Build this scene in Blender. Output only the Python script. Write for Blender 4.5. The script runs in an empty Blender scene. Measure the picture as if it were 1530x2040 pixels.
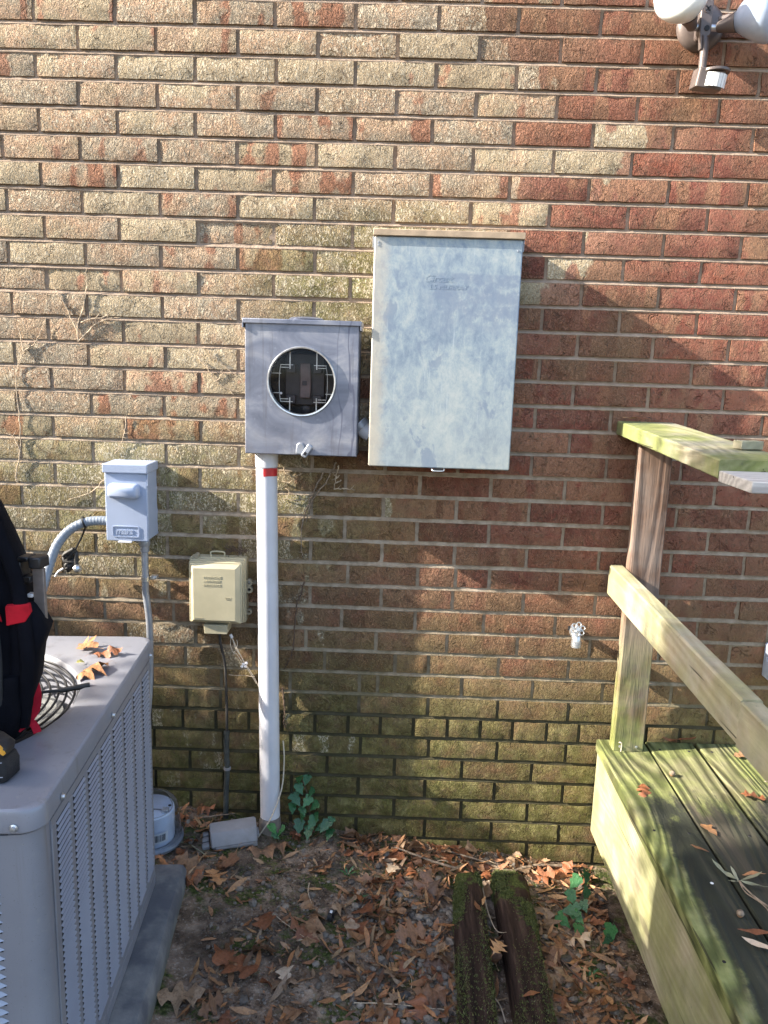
import bpy, bmesh, math, random
import numpy as np
from mathutils import Vector, Matrix, noise as mn
random.seed(7); np.random.seed(7)
SC = bpy.context.scene
COL = SC.collection
R = math.radians

# ------------------------------------------------------------------ camera
def camera():
    p, y, r = -0.1895, -0.01354, 0.03197
    F = Vector((math.sin(y)*math.cos(p), math.cos(y)*math.cos(p), math.sin(p)))
    r0 = Vector((math.cos(y), -math.sin(y), 0)); u0 = r0.cross(F)
    Rt = math.cos(r)*r0 + math.sin(r)*u0
    Up = -math.sin(r)*r0 + math.cos(r)*u0
    cd = bpy.data.cameras.new('camera'); cam = bpy.data.objects.new('camera', cd); COL.objects.link(cam)
    cam.matrix_world = Matrix(((Rt.x, Up.x, -F.x, .66436), (Rt.y, Up.y, -F.y, -2.2059), (Rt.z, Up.z, -F.z, 1.43237), (0, 0, 0, 1)))
    cd.sensor_fit = 'VERTICAL'; cd.sensor_height = 36; cd.sensor_width = 27; cd.lens = 36*1550/2040
    cd.clip_start = .02; cd.clip_end = 500
    SC.camera = cam
    return Rt, Up, F
CR, CU, CF = camera()
CP = Vector((.66436, -2.2059, 1.43237))
def proj(v):
    d = Vector(v) - CP; w = d.dot(CF)
    return (765+1550*d.dot(CR)/w, 1020-1550*d.dot(CU)/w) if w > .05 else (-9999, -9999)

# ------------------------------------------------------------------ world, sun, exposure
SUN_AZ = R(80.0)      # angle between the wall normal and the sun, towards the left
SUN_EL = R(29.0)
S = Vector((-math.sin(SUN_AZ)*math.cos(SUN_EL), -math.cos(SUN_AZ)*math.cos(SUN_EL), math.sin(SUN_EL)))
w = bpy.data.worlds.new('World'); SC.world = w; w.use_nodes = True
nt = w.node_tree; nt.nodes.clear()
sky = nt.nodes.new('ShaderNodeTexSky'); sky.sky_type = 'NISHITA'; sky.sun_disc = False
sky.sun_elevation = SUN_EL; sky.sun_rotation = math.atan2(S.x, S.y); sky.air_density = 1.0; sky.dust_density = 3.0; sky.ozone_density = 1.0
bg = nt.nodes.new('ShaderNodeBackground'); bg.inputs[1].default_value = .15
wo = nt.nodes.new('ShaderNodeOutputWorld')
nt.links.new(sky.outputs[0], bg.inputs[0]); nt.links.new(bg.outputs[0], wo.inputs[0])
sd = bpy.data.lights.new('sun', 'SUN'); sd.energy = 4.0; sd.angle = R(.55); sd.color = (1, .92, .80)
so = bpy.data.objects.new('sun', sd); COL.objects.link(so); so.rotation_euler = (-S).to_track_quat('-Z', 'Y').to_euler(); so.location = (-5, -3, 5)
vs = SC.view_settings; vs.view_transform = 'Standard'; vs.look = 'None'; vs.gamma = 1; vs.use_curve_mapping = False
vs.exposure = 2.0

# ------------------------------------------------------------------ node helpers
class NT:
    def __init__(s, name):
        s.m = bpy.data.materials.new(name); s.m.use_nodes = True; s.t = s.m.node_tree
        s.b = s.t.nodes['Principled BSDF']; s._o = {}
    def n(s, typ, ins=None, **props):
        x = s.t.nodes.new('ShaderNode'+typ)
        for k, v in props.items(): setattr(x, k, v)
        for k, v in (ins or {}).items(): s.set(x.inputs[k], v)
        return x
    def set(s, sock, v):
        if isinstance(v, bpy.types.NodeSocket): s.t.links.new(v, sock)
        elif isinstance(v, (tuple, list)) and sock.type == 'RGBA' and len(v) == 3: sock.default_value = (*v, 1)
        else: sock.default_value = v
    def pos(s): return s.n('NewGeometry').outputs['Position'] if 'p' not in s._o else s._o['p']
    def obj(s): return s.n('TexCoord').outputs['Object']
    def rnd(s): return s.n('ObjectInfo').outputs['Random']
    def sep(s, v):
        x = s.n('SeparateXYZ', {0: v}); return x.outputs
    def comb(s, x, y, z): return s.n('CombineXYZ', {0: x, 1: y, 2: z}).outputs[0]
    def map(s, v, sc=(1, 1, 1), loc=(0, 0, 0), rot=(0, 0, 0)):
        return s.n('Mapping', {'Vector': v, 'Scale': sc, 'Location': loc, 'Rotation': rot}).outputs[0]
    def vadd(s, a, b): return s.n('VectorMath', {0: a, 1: b}, operation='ADD').outputs[0]
    def noise(s, v, scale=5, detail=3, rough=.55, dist=0, color=False):
        x = s.n('TexNoise', {'Vector': v, 'Scale': scale, 'Detail': detail, 'Roughness': rough, 'Distortion': dist})
        return x.outputs[1 if color else 0]
    def vor(s, v, scale=5, out='Distance', **pr):
        return s.n('TexVoronoi', {'Vector': v, 'Scale': scale}, **pr).outputs[out]
    def math(s, op, a, b=0.0, clamp=False):
        return s.n('Math', {0: a, 1: b}, operation=op, use_clamp=clamp).outputs[0]
    def step(s, v, a, b, o0=0.0, o1=1.0):
        return s.n('MapRange', {'Value': v, 'From Min': a, 'From Max': b, 'To Min': o0, 'To Max': o1}, interpolation_type='SMOOTHSTEP').outputs[0]
    def mix(s, f, a, b, mode='MIX'):
        x = s.n('Mix', data_type='RGBA', blend_type=mode)
        s.set(x.inputs[0], f); s.set(x.inputs[6], a); s.set(x.inputs[7], b); return x.outputs[2]
    def ramp(s, f, pts):
        x = s.n('ValToRGB', {0: f}); e = x.color_ramp.elements
        while len(e) < len(pts): e.new(.5)
        for k, (p, c) in enumerate(pts): e[k].position = p; e[k].color = (*c, 1)
        return x.outputs[0]
    def bump(s, h, st=.5, dist=.002, nrm=None):
        i = {'Height': h, 'Strength': st, 'Distance': dist}
        if nrm is not None: i['Normal'] = nrm
        return s.n('Bump', i).outputs[0]
    def fin(s, col=None, rough=None, metal=None, nrm=None, **kw):
        for k, v in (('Base Color', col), ('Roughness', rough), ('Metallic', metal), ('Normal', nrm)):
            if v is not None: s.set(s.b.inputs[k], v)
        for k, v in kw.items(): s.set(s.b.inputs[k.replace('_', ' ')], v)
        return s.m

def m_simple(name, col, rough=.5, metal=0, var=.15, sc=30, bump=.1, dirt=None, bd=.001, coat=0, spec=.5):
    t = NT(name); p = t.pos()
    n = t.noise(p, sc, 4, .6)
    c = t.mix(t.step(n, .3, .7), tuple(x*(1-var) for x in col), tuple(min(1, x*(1+var)) for x in col))
    if dirt:
        d = t.step(t.noise(p, sc*.35, 5, .65), .52, .72, 0, dirt[1])
        c = t.mix(d, c, dirt[0])
    return t.fin(c, t.step(n, .2, .8, rough*.85, min(1, rough*1.15)), metal, t.bump(t.noise(p, sc*8, 3, .6), bump, bd), Specular_IOR_Level=spec)

# ------------------------------------------------------------------ materials
def m_brick():
    t = NT('brick_face'); P = t.pos()
    at = t.n('Attribute', attribute_name='seed').outputs['Fac']
    seed = t.math('FRACT', t.math('ADD', t.rnd(), at))
    Q = t.vadd(P, t.comb(t.math('MULTIPLY', seed, 37.0), t.math('MULTIPLY', seed, 11.0), t.math('MULTIPLY', seed, 53.0)))
    x, y, z = t.sep(P)
    s2 = t.math('FRACT', t.math('MULTIPLY', seed, 17.31)); s3 = t.math('FRACT', t.math('MULTIPLY', seed, 71.7))
    red = t.ramp(seed, [(0, (.29, .100, .062)), (.3, (.26, .082, .058)), (.55, (.22, .074, .055)), (.8, (.29, .120, .075)), (1, (.19, .068, .052))])
    red = t.mix(t.step(t.noise(Q, 26, 4, .6), .35, .68), red, (.29, .130, .088))
    red = t.mix(t.step(t.noise(Q, 55, 3, .6), .60, .72, 0, .6), red, (.11, .045, .035))
    # pale fired coat lying in upright bands across a brick
    band = t.noise(t.map(Q, (20, 20, 1.6)), 1.0, 1.0, .4)
    patch = t.noise(Q, 16, 3, .6)
    tan = t.ramp(t.math('ADD', t.math('MULTIPLY', t.noise(Q, 11, 3, .6), .6), t.math('MULTIPLY', s3, .4)), [(.22, (.31, .25, .165)), (.38, (.48, .385, .25)), (.48, (.50, .33, .215)), (.56, (.44, .37, .27)), (.66, (.52, .36, .24)), (.8, (.54, .43, .285))])
    orange = t.mix(t.step(s2, .2, .8), (.40, .175, .10), (.36, .20, .12))
    # where the coat survives: upper left of the wall
    wob = t.math('MULTIPLY', t.math('SUBTRACT', t.noise(P, 2.3, 2, .5), .5), .5)
    xx = t.math('ADD', t.math('ADD', x, wob), t.math('MULTIPLY', t.math('SUBTRACT', s3, .5), .42))
    xb = t.math('ADD', xx, t.math('MULTIPLY', t.step(z, .9, 1.9, 1, 0), .62))
    ul = t.math('MULTIPLY', t.step(xb, .92, 1.26, 1, 0), t.step(z, .4, 1.5, .6, 1.0))
    thr = t.math('SUBTRACT', 1.02, t.math('MULTIPLY', ul, .68))
    red = t.mix(t.math('MULTIPLY', ul, .75), red, t.ramp(s2, [(0, (.42, .205, .125)), (.5, (.46, .285, .19)), (1, (.38, .235, .165))]))
    cov = t.math('ADD', t.math('MULTIPLY', band, .62), t.math('MULTIPLY', patch, .38))
    cov = t.math('ADD', cov, t.math('MULTIPLY', t.math('SUBTRACT', s2, .5), .30))
    # low centre bricks keep thin streaks of coat everywhere
    cm = t.step(t.math('SUBTRACT', cov, thr), -.02, .035)
    low = t.step(t.math('ADD', cov, t.math('MULTIPLY', t.step(xx, .9, 1.5, 1, 0), .06)), .60, .66)
    c = t.mix(t.math('MULTIPLY', low, .7), red, orange)
    c = t.mix(cm, c, tan)
    # grey brown film, weathering of the middle and lower wall
    film = t.math('MULTIPLY', t.step(z, .55, 1.25, 1, 0), t.step(t.noise(Q, 11, 4, .6), .30, .62, .20, .95))
    film = t.math('MULTIPLY', film, t.step(xx, .55, 1.6, 1, .62))
    c = t.mix(t.math('MULTIPLY', film, .85), c, (.20, .145, .080))
    f2 = t.math('MULTIPLY', t.step(t.noise(t.map(P, (1, 1, .45)), 2.6, 3, .6), .45, .7, 0, .75), t.step(xx, .7, 1.2, .3, 1))
    c = t.mix(f2, c, (.20, .125, .072))
    # green algae: foot of the wall and round the boxes
    a1 = t.step(t.math('ADD', z, t.math('MULTIPLY', t.noise(P, 3.2, 3, .6), .55)), .40, 1.12, 1, 0)
    dx = t.math('SUBTRACT', x, .60); dz = t.math('SUBTRACT', z, 1.64)
    r2 = t.math('ADD', t.math('MULTIPLY', t.math('MULTIPLY', dx, dx), 4.0), t.math('MULTIPLY', t.math('MULTIPLY', dz, dz), 11.0))
    a2 = t.step(t.math('ADD', r2, t.math('MULTIPLY', t.noise(P, 5, 3, .6), .5)), .30, 1.10, 1, 0)
    dx2 = t.math('SUBTRACT', x, .0); dz2 = t.math('SUBTRACT', z, 1.0)
    r3 = t.math('ADD', t.math('MULTIPLY', t.math('MULTIPLY', dx2, dx2), 1.2), t.math('MULTIPLY', t.math('MULTIPLY', dz2, dz2), 9.0))
    a3 = t.step(t.math('ADD', r3, t.math('MULTIPLY', t.noise(P, 5, 3, .6), .5)), .25, 1.3, .8, 0)
    al = t.math('MAXIMUM', t.math('MAXIMUM', a1, a2), a3)
    al = t.math('MULTIPLY', al, t.step(t.noise(Q, 13, 5, .65), .26, .58, .42, 1))
    green = t.ramp(t.noise(Q, 30, 4, .6), [(.3, (.062, .070, .018)), (.5, (.130, .135, .038)), (.7, (.27, .255, .10))])
    c = t.mix(t.math('MULTIPLY', al, .88), c, t.mix(t.math('MULTIPLY', a2, .35), green, (.085, .085, .025)))
    # pocks and specks
    c = t.mix(t.step(t.noise(Q, 150, 3, .6), .66, .74, 0, .7), c, (.05, .035, .025))
    # relief
    up = t.map(Q, (1, 1, .38))
    up = t.map(Q, (1, 1, .6))
    h1 = t.step(t.noise(up, 135, 3, .6, 1.6), .42, .60)
    h2 = t.noise(up, 60, 3, .6, .9)
    h3 = t.noise(Q, 330, 2, .6)
    roughm = t.step(xx, 1.0, 1.5, 1.0, .42)
    h = t.math('ADD', t.math('MULTIPLY', h1, .55), t.math('ADD', t.math('MULTIPLY', h2, 1.15), t.math('MULTIPLY', h3, .3)))
    h = t.math('MULTIPLY', h, t.math('MULTIPLY', roughm, t.step(s3, 0, 1, .45, 1.25)))
    h = t.math('ADD', h, t.math('MULTIPLY', t.step(t.noise(Q, 24, 4, .7, .8), .42, .36), -.9))
    c = t.mix(t.step(t.noise(Q, 7, 3, .6), .35, .7, 0, .35), c, t.mix(.5, c, (.16, .10, .06)))
    crust = t.math('MULTIPLY', t.step(h1, .4, .9), t.math('MULTIPLY', t.math('MULTIPLY', roughm, cm), t.step(s2, 0, 1, .3, 1.5)))
    c = t.mix(t.math('MULTIPLY', crust, .45), c, (.62, .54, .40))
    c = t.mix(t.math('MULTIPLY', t.step(t.noise(up, 105, 4, .65, 1.0), .46, .34), .62), c, (.13, .09, .06))
    return t.fin(c, .93, 0, t.bump(h, 1.0, .0075), Specular_IOR_Level=.2)

def m_mortar():
    t = NT('mortar'); P = t.pos(); x, y, z = t.sep(P)
    n = t.noise(P, 40, 5, .65)
    c = t.mix(t.step(n, .3, .7), (.24, .185, .13), (.38, .31, .235))
    up = t.step(z, 1.0, 1.5); c = t.mix(t.math('MULTIPLY', up, .45), c, (.30, .215, .165))
    g = t.step(t.math('ADD', z, t.math('MULTIPLY', t.noise(P, 4, 3, .6), .4)), .45, 1.15, 1, 0)
    g = t.math('MULTIPLY', g, t.step(t.noise(P, 17, 4, .6), .3, .6, .5, 1))
    c = t.mix(t.math('MULTIPLY', g, .75), c, (.10, .092, .040))
    k = t.step(t.math('ADD', z, t.math('MULTIPLY', t.noise(P, 6, 3, .6), .1)), .42, .52, 1, 0)
    c = t.mix(t.math('MULTIPLY', k, .8), c, (.028, .027, .014))
    h = t.math('ADD', t.noise(P, 130, 4, .6), t.noise(P, 28, 3, .6))
    return t.fin(c, .96, 0, t.bump(h, .6, .003), Specular_IOR_Level=.15)

def m_galv():
    t = NT('galvanised_steel'); P = t.pos(); x, y, z = t.sep(P)
    n1 = t.noise(P, 7, 6, .65, .4); n2 = t.noise(t.map(P, (1, 1, .25)), 38, 5, .65)
    n3 = t.math('ADD', t.math('MULTIPLY', n1, .40), t.math('MULTIPLY', t.noise(t.map(P, (1, 1, .6)), 34, 8, .80, .3), .60))
    c = t.ramp(n3, [(.40, (.18, .235, .30)), (.47, (.255, .315, .365)), (.53, (.325, .38, .40)), (.60, (.42, .45, .44))])
    lowp = t.step(z, 1.15, 1.5, .35, 0); c = t.mix(lowp, c, (.44, .47, .43))
    blot = t.step(t.noise(t.map(P, (1, 1, .55)), 24, 4, .6, .6), .56, .63, 0, .75)
    blot = t.math('MULTIPLY', blot, t.step(t.noise(P, 4.5, 2), .42, .58))
    c = t.mix(blot, c, (.19, .24, .31))
    # worn darker field in the upper right of the cover, streaked
    bx = t.math('MULTIPLY', t.step(t.math('ADD', x, t.math('MULTIPLY', n2, .12)), .70, .90), t.step(t.math('ADD', z, t.math('MULTIPLY', n2, .10)), 1.54, 1.62))
    bx = t.math('MULTIPLY', bx, t.step(t.math('ADD', z, t.math('MULTIPLY', n2, .01)), 1.672, 1.665, 0, 1))
    c = t.mix(t.math('MULTIPLY', t.math('MULTIPLY', bx, .8), t.step(t.noise(P, 26, 5, .7), .36, .56)), c, (.19, .235, .31))
    st = t.step(t.noise(t.map(P, (1, 1, .05)), 110, 3, .6), .62, .72, 0, .22); c = t.mix(st, c, (.66, .70, .72))
    rs = t.math('MULTIPLY', t.step(t.math('ADD', x, t.math('MULTIPLY', t.noise(P, 30, 4, .7), .05)), .625, .665, 1, 0), t.step(z, 1.7, 1.1, .7, .9))
    c = t.mix(t.math('MULTIPLY', rs, .55), c, (.62, .50, .34))
    sp = t.step(t.noise(P, 260, 3, .6), .58, .70, 0, .45); c = t.mix(sp, c, (.30, .33, .36))
    return t.fin(c, t.step(n2, .3, .7, .42, .62), .25, t.bump(t.noise(P, 60, 3), .08, .002), Specular_IOR_Level=.4)

def m_meter():
    t = NT('dull_grey_steel'); P = t.pos()
    n1 = t.noise(t.map(P, (1, 1, 1.6)), 7, 5, .6, .8); n2 = t.noise(P, 90, 4, .6)
    c = t.ramp(n1, [(.32, (.135, .15, .20)), (.5, (.215, .23, .285)), (.68, (.35, .355, .385))])
    w_ = t.n('TexWave', {'Vector': t.map(P, (1, 1, .28), rot=(0, .1, 0)), 'Scale': 9, 'Distortion': 9, 'Detail': 2, 'Detail Scale': 2}).outputs[1]
    x, y, z = t.sep(P)
    sc = t.math('MULTIPLY', t.step(w_, .90, .99, 0, .7), t.step(x, .47, .53)); c = t.mix(sc, c, (.09, .10, .15)); c = t.mix(t.step(t.noise(t.map(P, (1, 1, .08)), 55, 4, .65), .55, .70, 0, .45), c, (.13, .13, .15))
    c = t.mix(t.step(n2, .62, .75, 0, .4), c, (.36, .37, .42))
    low = t.math('MULTIPLY', t.step(z, 1.27, 1.19), t.step(t.noise(P, 25, 4, .6), .4, .7, 0, .5)); c = t.mix(low, c, (.20, .19, .21))
    return t.fin(c, t.step(n1, .3, .7, .35, .55), .45, t.bump(t.noise(P, 20, 3), .1, .003))

def m_wood(name, c0, c1, axis='y', green=.0, dark=0, knots=True, gz0=None, grain=1.0, gray=0, rings=34.0, con=1.0):
    t = NT(name); P = t.pos(); 
    Q = t.vadd(P, t.comb(t.math('MULTIPLY', t.rnd(), 9.0), 0.0, t.math('MULTIPLY', t.rnd(), 5.0)))
    sc = {'y': (1, .07, 1), 'z': (1, 1, .07), 'x': (.07, 1, 1)}[axis]
    V = t.map(Q, sc)
    warp = t.noise(t.map(Q, tuple(a*1.0 if a == 1 else .16 for a in sc)), 4.0, 1.5, .45)
    ring = t.math('FRACT', t.math('MULTIPLY', t.math('ADD', warp, t.math('MULTIPLY', t.noise(V, 40, 2, .5), .035)), rings))
    ring = t.math('PINGPONG', ring, .5)
    fib = t.noise(V, 220, 3, .6)
    g = t.math('ADD', t.math('MULTIPLY', ring, 1.3), t.math('MULTIPLY', fib, .45))
    c = t.mix(t.step(g, .25, .85, .5-.5*con, .5+.5*con), c0, c1)
    c = t.mix(t.step(fib, .35, .7, 0, .35), c, tuple(a*.62 for a in c0))
    if gray: c = t.mix(t.step(t.noise(P, 6, 4, .6), .4, .65, 0, gray), c, (.40, .385, .36))
    if green:
        gm = t.step(t.noise(P, 4.5, 5, .65), .30, .58, .1, 1)
        if gz0 is not None:
            zz = t.sep(P)[2]; gm = t.math('MULTIPLY', gm, t.step(zz, gz0, gz0+.35, 1, .0))
        gc = t.ramp(t.noise(Q, 16, 4, .6), [(.3, (.080, .110, .022)), (.55, (.19, .225, .055)), (.75, (.33, .35, .13))])
        gc = t.mix(t.math('MULTIPLY', t.step(g, .3, .8, 1, 0), .6), gc, (.022, .034, .012)) if grain > 1 else gc
        c = t.mix(t.math('MULTIPLY', gm, green), c, gc)
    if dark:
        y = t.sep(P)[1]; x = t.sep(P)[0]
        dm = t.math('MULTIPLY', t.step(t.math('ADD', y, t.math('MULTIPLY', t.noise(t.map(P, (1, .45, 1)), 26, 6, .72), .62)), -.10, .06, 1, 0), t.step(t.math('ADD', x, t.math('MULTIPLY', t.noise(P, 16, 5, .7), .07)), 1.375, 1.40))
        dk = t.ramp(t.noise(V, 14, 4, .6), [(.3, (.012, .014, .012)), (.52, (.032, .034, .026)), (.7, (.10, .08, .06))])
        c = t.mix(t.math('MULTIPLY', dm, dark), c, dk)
    ck = t.step(t.noise(t.map(Q, tuple(1 if a == 1 else .022 for a in sc)), 75, 2, .5), .30, .26)
    c = t.mix(t.math('MULTIPLY', ck, .75), c, (.02, .018, .012))
    sg = t.step(t.noise(P, 55, 5, .7), .60, .70, 0, .35); c = t.mix(sg, c, (.09, .085, .06))
    kn = t.vor(t.map(Q, tuple(1 if a == 1 else .35 for a in sc)), 5.2)
    km = t.step(kn, .055, .085, 1, 0)
    if knots: c = t.mix(t.math('MULTIPLY', km, .6), c, tuple(a*.35 for a in c0))
    h = t.math('SUBTRACT', t.math('ADD', t.math('MULTIPLY', ring, 1.6*grain), t.math('MULTIPLY', fib, .8)), t.math('MULTIPLY', ck, 1.5))
    return t.fin(c, .82, 0, t.bump(h, .6, .0022), Specular_IOR_Level=.25)

def m_ac():
    t = NT('grey_painted_steel'); P = t.pos()
    n = t.noise(P, 5, 4, .6)
    c = t.mix(t.step(n, .3, .7), (.215, .22, .252), (.255, .26, .292))
    c = t.mix(t.step(t.noise(P, 60, 4, .65), .58, .75, 0, .4), c, (.33, .325, .31)); c = t.mix(t.step(t.noise(t.map(P, (1, 1, .06)), 38, 4, .65), .54, .72, 0, .5), c, (.17, .16, .155)); c = t.mix(t.step(t.noise(P, 420, 2, .5), .68, .74, 0, .6), c, (.10, .09, .08))
    return t.fin(c, .36, .12, t.bump(t.noise(P, 7, 2), .05, .004), Specular_IOR_Level=.5)

def m_leaf(name, cols, rough=.55, dark=.5, sub=0):
    t = NT(name); r = t.rnd(); P = t.pos()
    isl = t.n('NewGeometry').outputs['Random Per Island']
    s = t.math('FRACT', t.math('ADD', t.math('MULTIPLY', r, 7.77), isl))
    c = t.ramp(s, [(i/(len(cols)-1), k) for i, k in enumerate(cols)])
    O = t.obj()
    c = t.mix(t.step(t.noise(P, 130, 4, .65), .42, .7, 0, dark), c, (.045, .020, .010))
    c = t.mix(t.step(t.noise(P, 34, 3, .6), .45, .68, 0, dark), c, t.mix(.5, c, (.10, .05, .03)))
    return t.fin(c, t.step(t.noise(P, 50, 2), .4, .6, rough*.65, rough*1.2), 0, t.bump(t.noise(P, 140, 4, .65), .8, .003), Specular_IOR_Level=.5)

def m_ground():
    t = NT('bare_soil'); P = t.pos()
    n = t.noise(P, 22, 6, .7); 
    c = t.ramp(n, [(.30, (.028, .018, .012)), (.44, (.125, .085, .056)), (.56, (.26, .185, .13)), (.70, (.44, .34, .25))])
    x, y, z = t.sep(P)
    pale = t.math('MULTIPLY', t.step(x, .15, .42, 1, 0), t.step(t.noise(P, 9, 4, .6), .4, .62, 0, .8))
    c = t.mix(pale, c, (.25, .185, .14))
    mo = t.noise(P, 7.5, 5, .65, .3); c = t.mix(t.step(t.noise(P, 160, 2, .5), .60, .68, 0, .8), c, (.34, .29, .24)); c = t.mix(t.step(t.noise(P, 5, 4, .6), .5, .62, 0, .55), c, (.040, .028, .021))
    mm = t.math('MULTIPLY', t.step(mo, .50, .60), t.step(t.noise(P, 70, 4, .6), .30, .55, .2, 1))
    gc = t.ramp(t.noise(P, 120, 4, .6), [(.35, (.022, .030, .007)), (.55, (.062, .078, .018)), (.75, (.13, .15, .04))])
    c = t.mix(mm, c, gc)
    h = t.math('ADD', t.math('ADD', t.noise(P, 85, 5, .7), t.math('MULTIPLY', t.noise(P, 22, 3, .6), .8)), t.math('MULTIPLY', t.vor(P, 140), .5))
    return t.fin(c, .92, 0, t.bump(h, .9, .006), Specular_IOR_Level=.25)

def m_concrete():
    t = NT('grey_concrete'); P = t.pos()
    n = t.noise(P, 13, 6, .65)
    c = t.ramp(n, [(.3, (.10, .105, .115)), (.5, (.17, .172, .175)), (.7, (.25, .245, .235))])
    c = t.mix(t.step(t.noise(P, 6, 4, .6), .5, .62, 0, .7), c, (.075, .08, .10))
    z = t.sep(P)[2]
    c = t.mix(t.math('MULTIPLY', t.step(z, .0, .06, 1, 0), .6), c, (.10, .10, .055))
    return t.fin(c, .85, 0, t.bump(t.noise(P, 120, 4, .6), .5, .002))

def m_glass(name='clear_plastic', rough=.03, tint=(.90, .93, .96), amt=1.0):
    t = NT(name); fr = t.n('Fresnel', {'IOR': 1.45}).outputs[0]
    tr = t.n('BsdfTransparent', {'Color': tint}); gl = t.n('BsdfGlossy', {'Color': (1, 1, 1), 'Roughness': rough})
    mx = t.n('MixShader', {0: t.math('MINIMUM', t.math('MULTIPLY', fr, amt), .8)})
    t.t.links.new(tr.outputs[0], mx.inputs[1]); t.t.links.new(gl.outputs[0], mx.inputs[2])
    out = [x for x in t.t.nodes if x.type == 'OUTPUT_MATERIAL'][0]; t.t.links.new(mx.outputs[0], out.inputs[0]); t.t.nodes.remove(t.b)
    return t.m

def m_rot():
    t = NT('rotten_wood'); P = t.pos(); V = t.map(t.obj(), (1, .09, 1))
    f = t.noise(V, 60, 5, .65); g = t.noise(V, 16, 3, .6)
    c = t.ramp(f, [(.3, (.010, .006, .005)), (.5, (.040, .023, .017)), (.7, (.10, .062, .045))])
    x, y, z = t.sep(P)
    mm = t.step(t.math('ADD', t.noise(P, 14, 4, .65), t.step(y, -.40, -.15, -.16, .10)), .52, .60)
    c = t.mix(mm, c, t.ramp(t.noise(P, 160, 4, .6), [(.3, (.03, .038, .010)), (.55, (.075, .09, .024)), (.75, (.14, .15, .05))]))
    h = t.math('ADD', t.math('MULTIPLY', f, 1.2), g)
    return t.fin(c, .9, 0, t.bump(h, 1.0, .010), Specular_IOR_Level=.2)

def m_fabric(name, col, sc=900):
    t = NT(name); P = t.pos()
    v = t.vor(P, sc)
    c = t.mix(t.step(t.noise(P, 14, 4, .6), .35, .7), col, tuple(x*1.7+.001 for x in col))
    h = t.math('ADD', v, t.math('MULTIPLY', t.noise(P, 12, 3), 3.0))
    return t.fin(c, .85, 0, t.bump(h, .5, .002), Specular_IOR_Level=.12)

MT = {}
MT['brick'] = m_brick(); MT['mortar'] = m_mortar(); MT['galv'] = m_galv(); MT['meter'] = m_meter()
MT['rain'] = m_simple('tan_painted_strip', (.40, .30, .20), .6, 0, .2, 25, .15, ((.20, .15, .10), .6))
MT['disc'] = m_simple('light_grey_paint', (.36, .42, .55), .42, .1, .05, 8, .03, ((.26, .29, .36), .35), spec=.5)
MT['beige'] = m_simple('beige_plastic', (.45, .40, .265), .50, 0, .07, 12, .05, ((.36, .31, .19), .5))
MT['beige_dark'] = m_simple('weathered_beige_plastic', (.30, .26, .18), .6, 0, .15, 30, .1)
MT['pvc'] = m_simple('grey_white_pvc', (.60, .60, .64), .42, 0, .05, 9, .03, ((.40, .36, .32), .35))
MT['pvcd'] = m_simple('soiled_pvc', (.20, .17, .145), .75, 0, .25, 22, .3, ((.10, .08, .06), .7))
MT['red_tape'] = m_simple('red_tape', (.50, .025, .03), .35, 0, .15, 30, .05)
MT['flex'] = m_simple('grey_vinyl', (.19, .22, .26), .38, 0, .08, 20, .05, ((.17, .18, .2), .4))
MT['emt'] = m_simple('dull_grey_conduit', (.32, .34, .38), .42, .4, .12, 24, .08, ((.20, .19, .18), .6))
MT['zinc'] = m_simple('zinc', (.58, .60, .62), .34, .85, .15, 60, .1, ((.30, .28, .25), .5))
MT['black'] = m_simple('black_rubber', (.014, .014, .016), .45, 0, .3, 40, .12)
MT['blackc'] = m_simple('dusty_black_cable', (.030, .028, .026), .6, 0, .4, 40, .2, ((.09, .08, .06), .6))
MT['sleeve'] = m_simple('dark_green_grey_tape', (.050, .056, .052), .6, 0, .35, 40, .4, ((.12, .11, .08), .5), bd=.002)
MT['wire'] = m_simple('cream_wire', (.55, .47, .36), .5, 0, .15, 40, .05)
MT['white'] = m_simple('white_plastic', (.72, .70, .70), .4, 0, .06, 40, .03)
MT['lamp'] = m_simple('bronze_brown_paint', (.125, .10, .092), .42, .15, .15, 20, .08, ((.12, .09, .075), .5))
MT['ac'] = m_ac()
MT['acl'] = m_simple('louver_sky_tint', (.30, .325, .39), .38, .1, .06, 10, .02)  # lighter and bluer than the cabinet: sky reflection put into the slat colour
MT['acin'] = m_simple('dark_coil', (.012, .012, .014), .7, 0, .3, 80, .1)
MT['fan'] = m_simple('grey_fan_blade', (.27, .28, .27), .5, .2, .15, 12, .05, ((.10, .10, .09), .5))
MT['conc'] = m_concrete()
MT['soil'] = m_ground()
MT['bfab'] = m_fabric('black_canvas', (.0028, .003, .0055))
MT['rfab'] = m_fabric('red_canvas', (.34, .010, .018))
MT['web'] = m_fabric('red_webbing', (.36, .012, .025), 1500)
MT['tool'] = m_simple('brushed_grey_blade', (.26, .22, .20), .45, .4, .12, 60, .06)
MT['yel'] = m_simple('yellow_plastic', (.72, .34, .035), .4, 0, .08, 30, .03)
MT['rub'] = m_simple('textured_black_rubber', (.012, .012, .013), .5, 0, .3, 150, .7, bd=.003)
MT['post'] = m_wood('post_wood', (.105, .060, .042), (.26, .165, .115), 'z', .75, gz0=.45, gray=.25, knots=False, rings=26.0)
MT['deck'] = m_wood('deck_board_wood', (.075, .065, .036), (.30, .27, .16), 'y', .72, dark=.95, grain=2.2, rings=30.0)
MT['fascia'] = m_wood('fascia_wood', (.37, .31, .20), (.49, .43, .30), 'y', .55, grain=.15, con=.7, gray=.15)
MT['rail'] = m_wood('rail_wood', (.34, .27, .19), (.50, .43, .32), 'y', .45, grain=.25, gray=.5, con=.8, rings=24.0)
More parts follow.
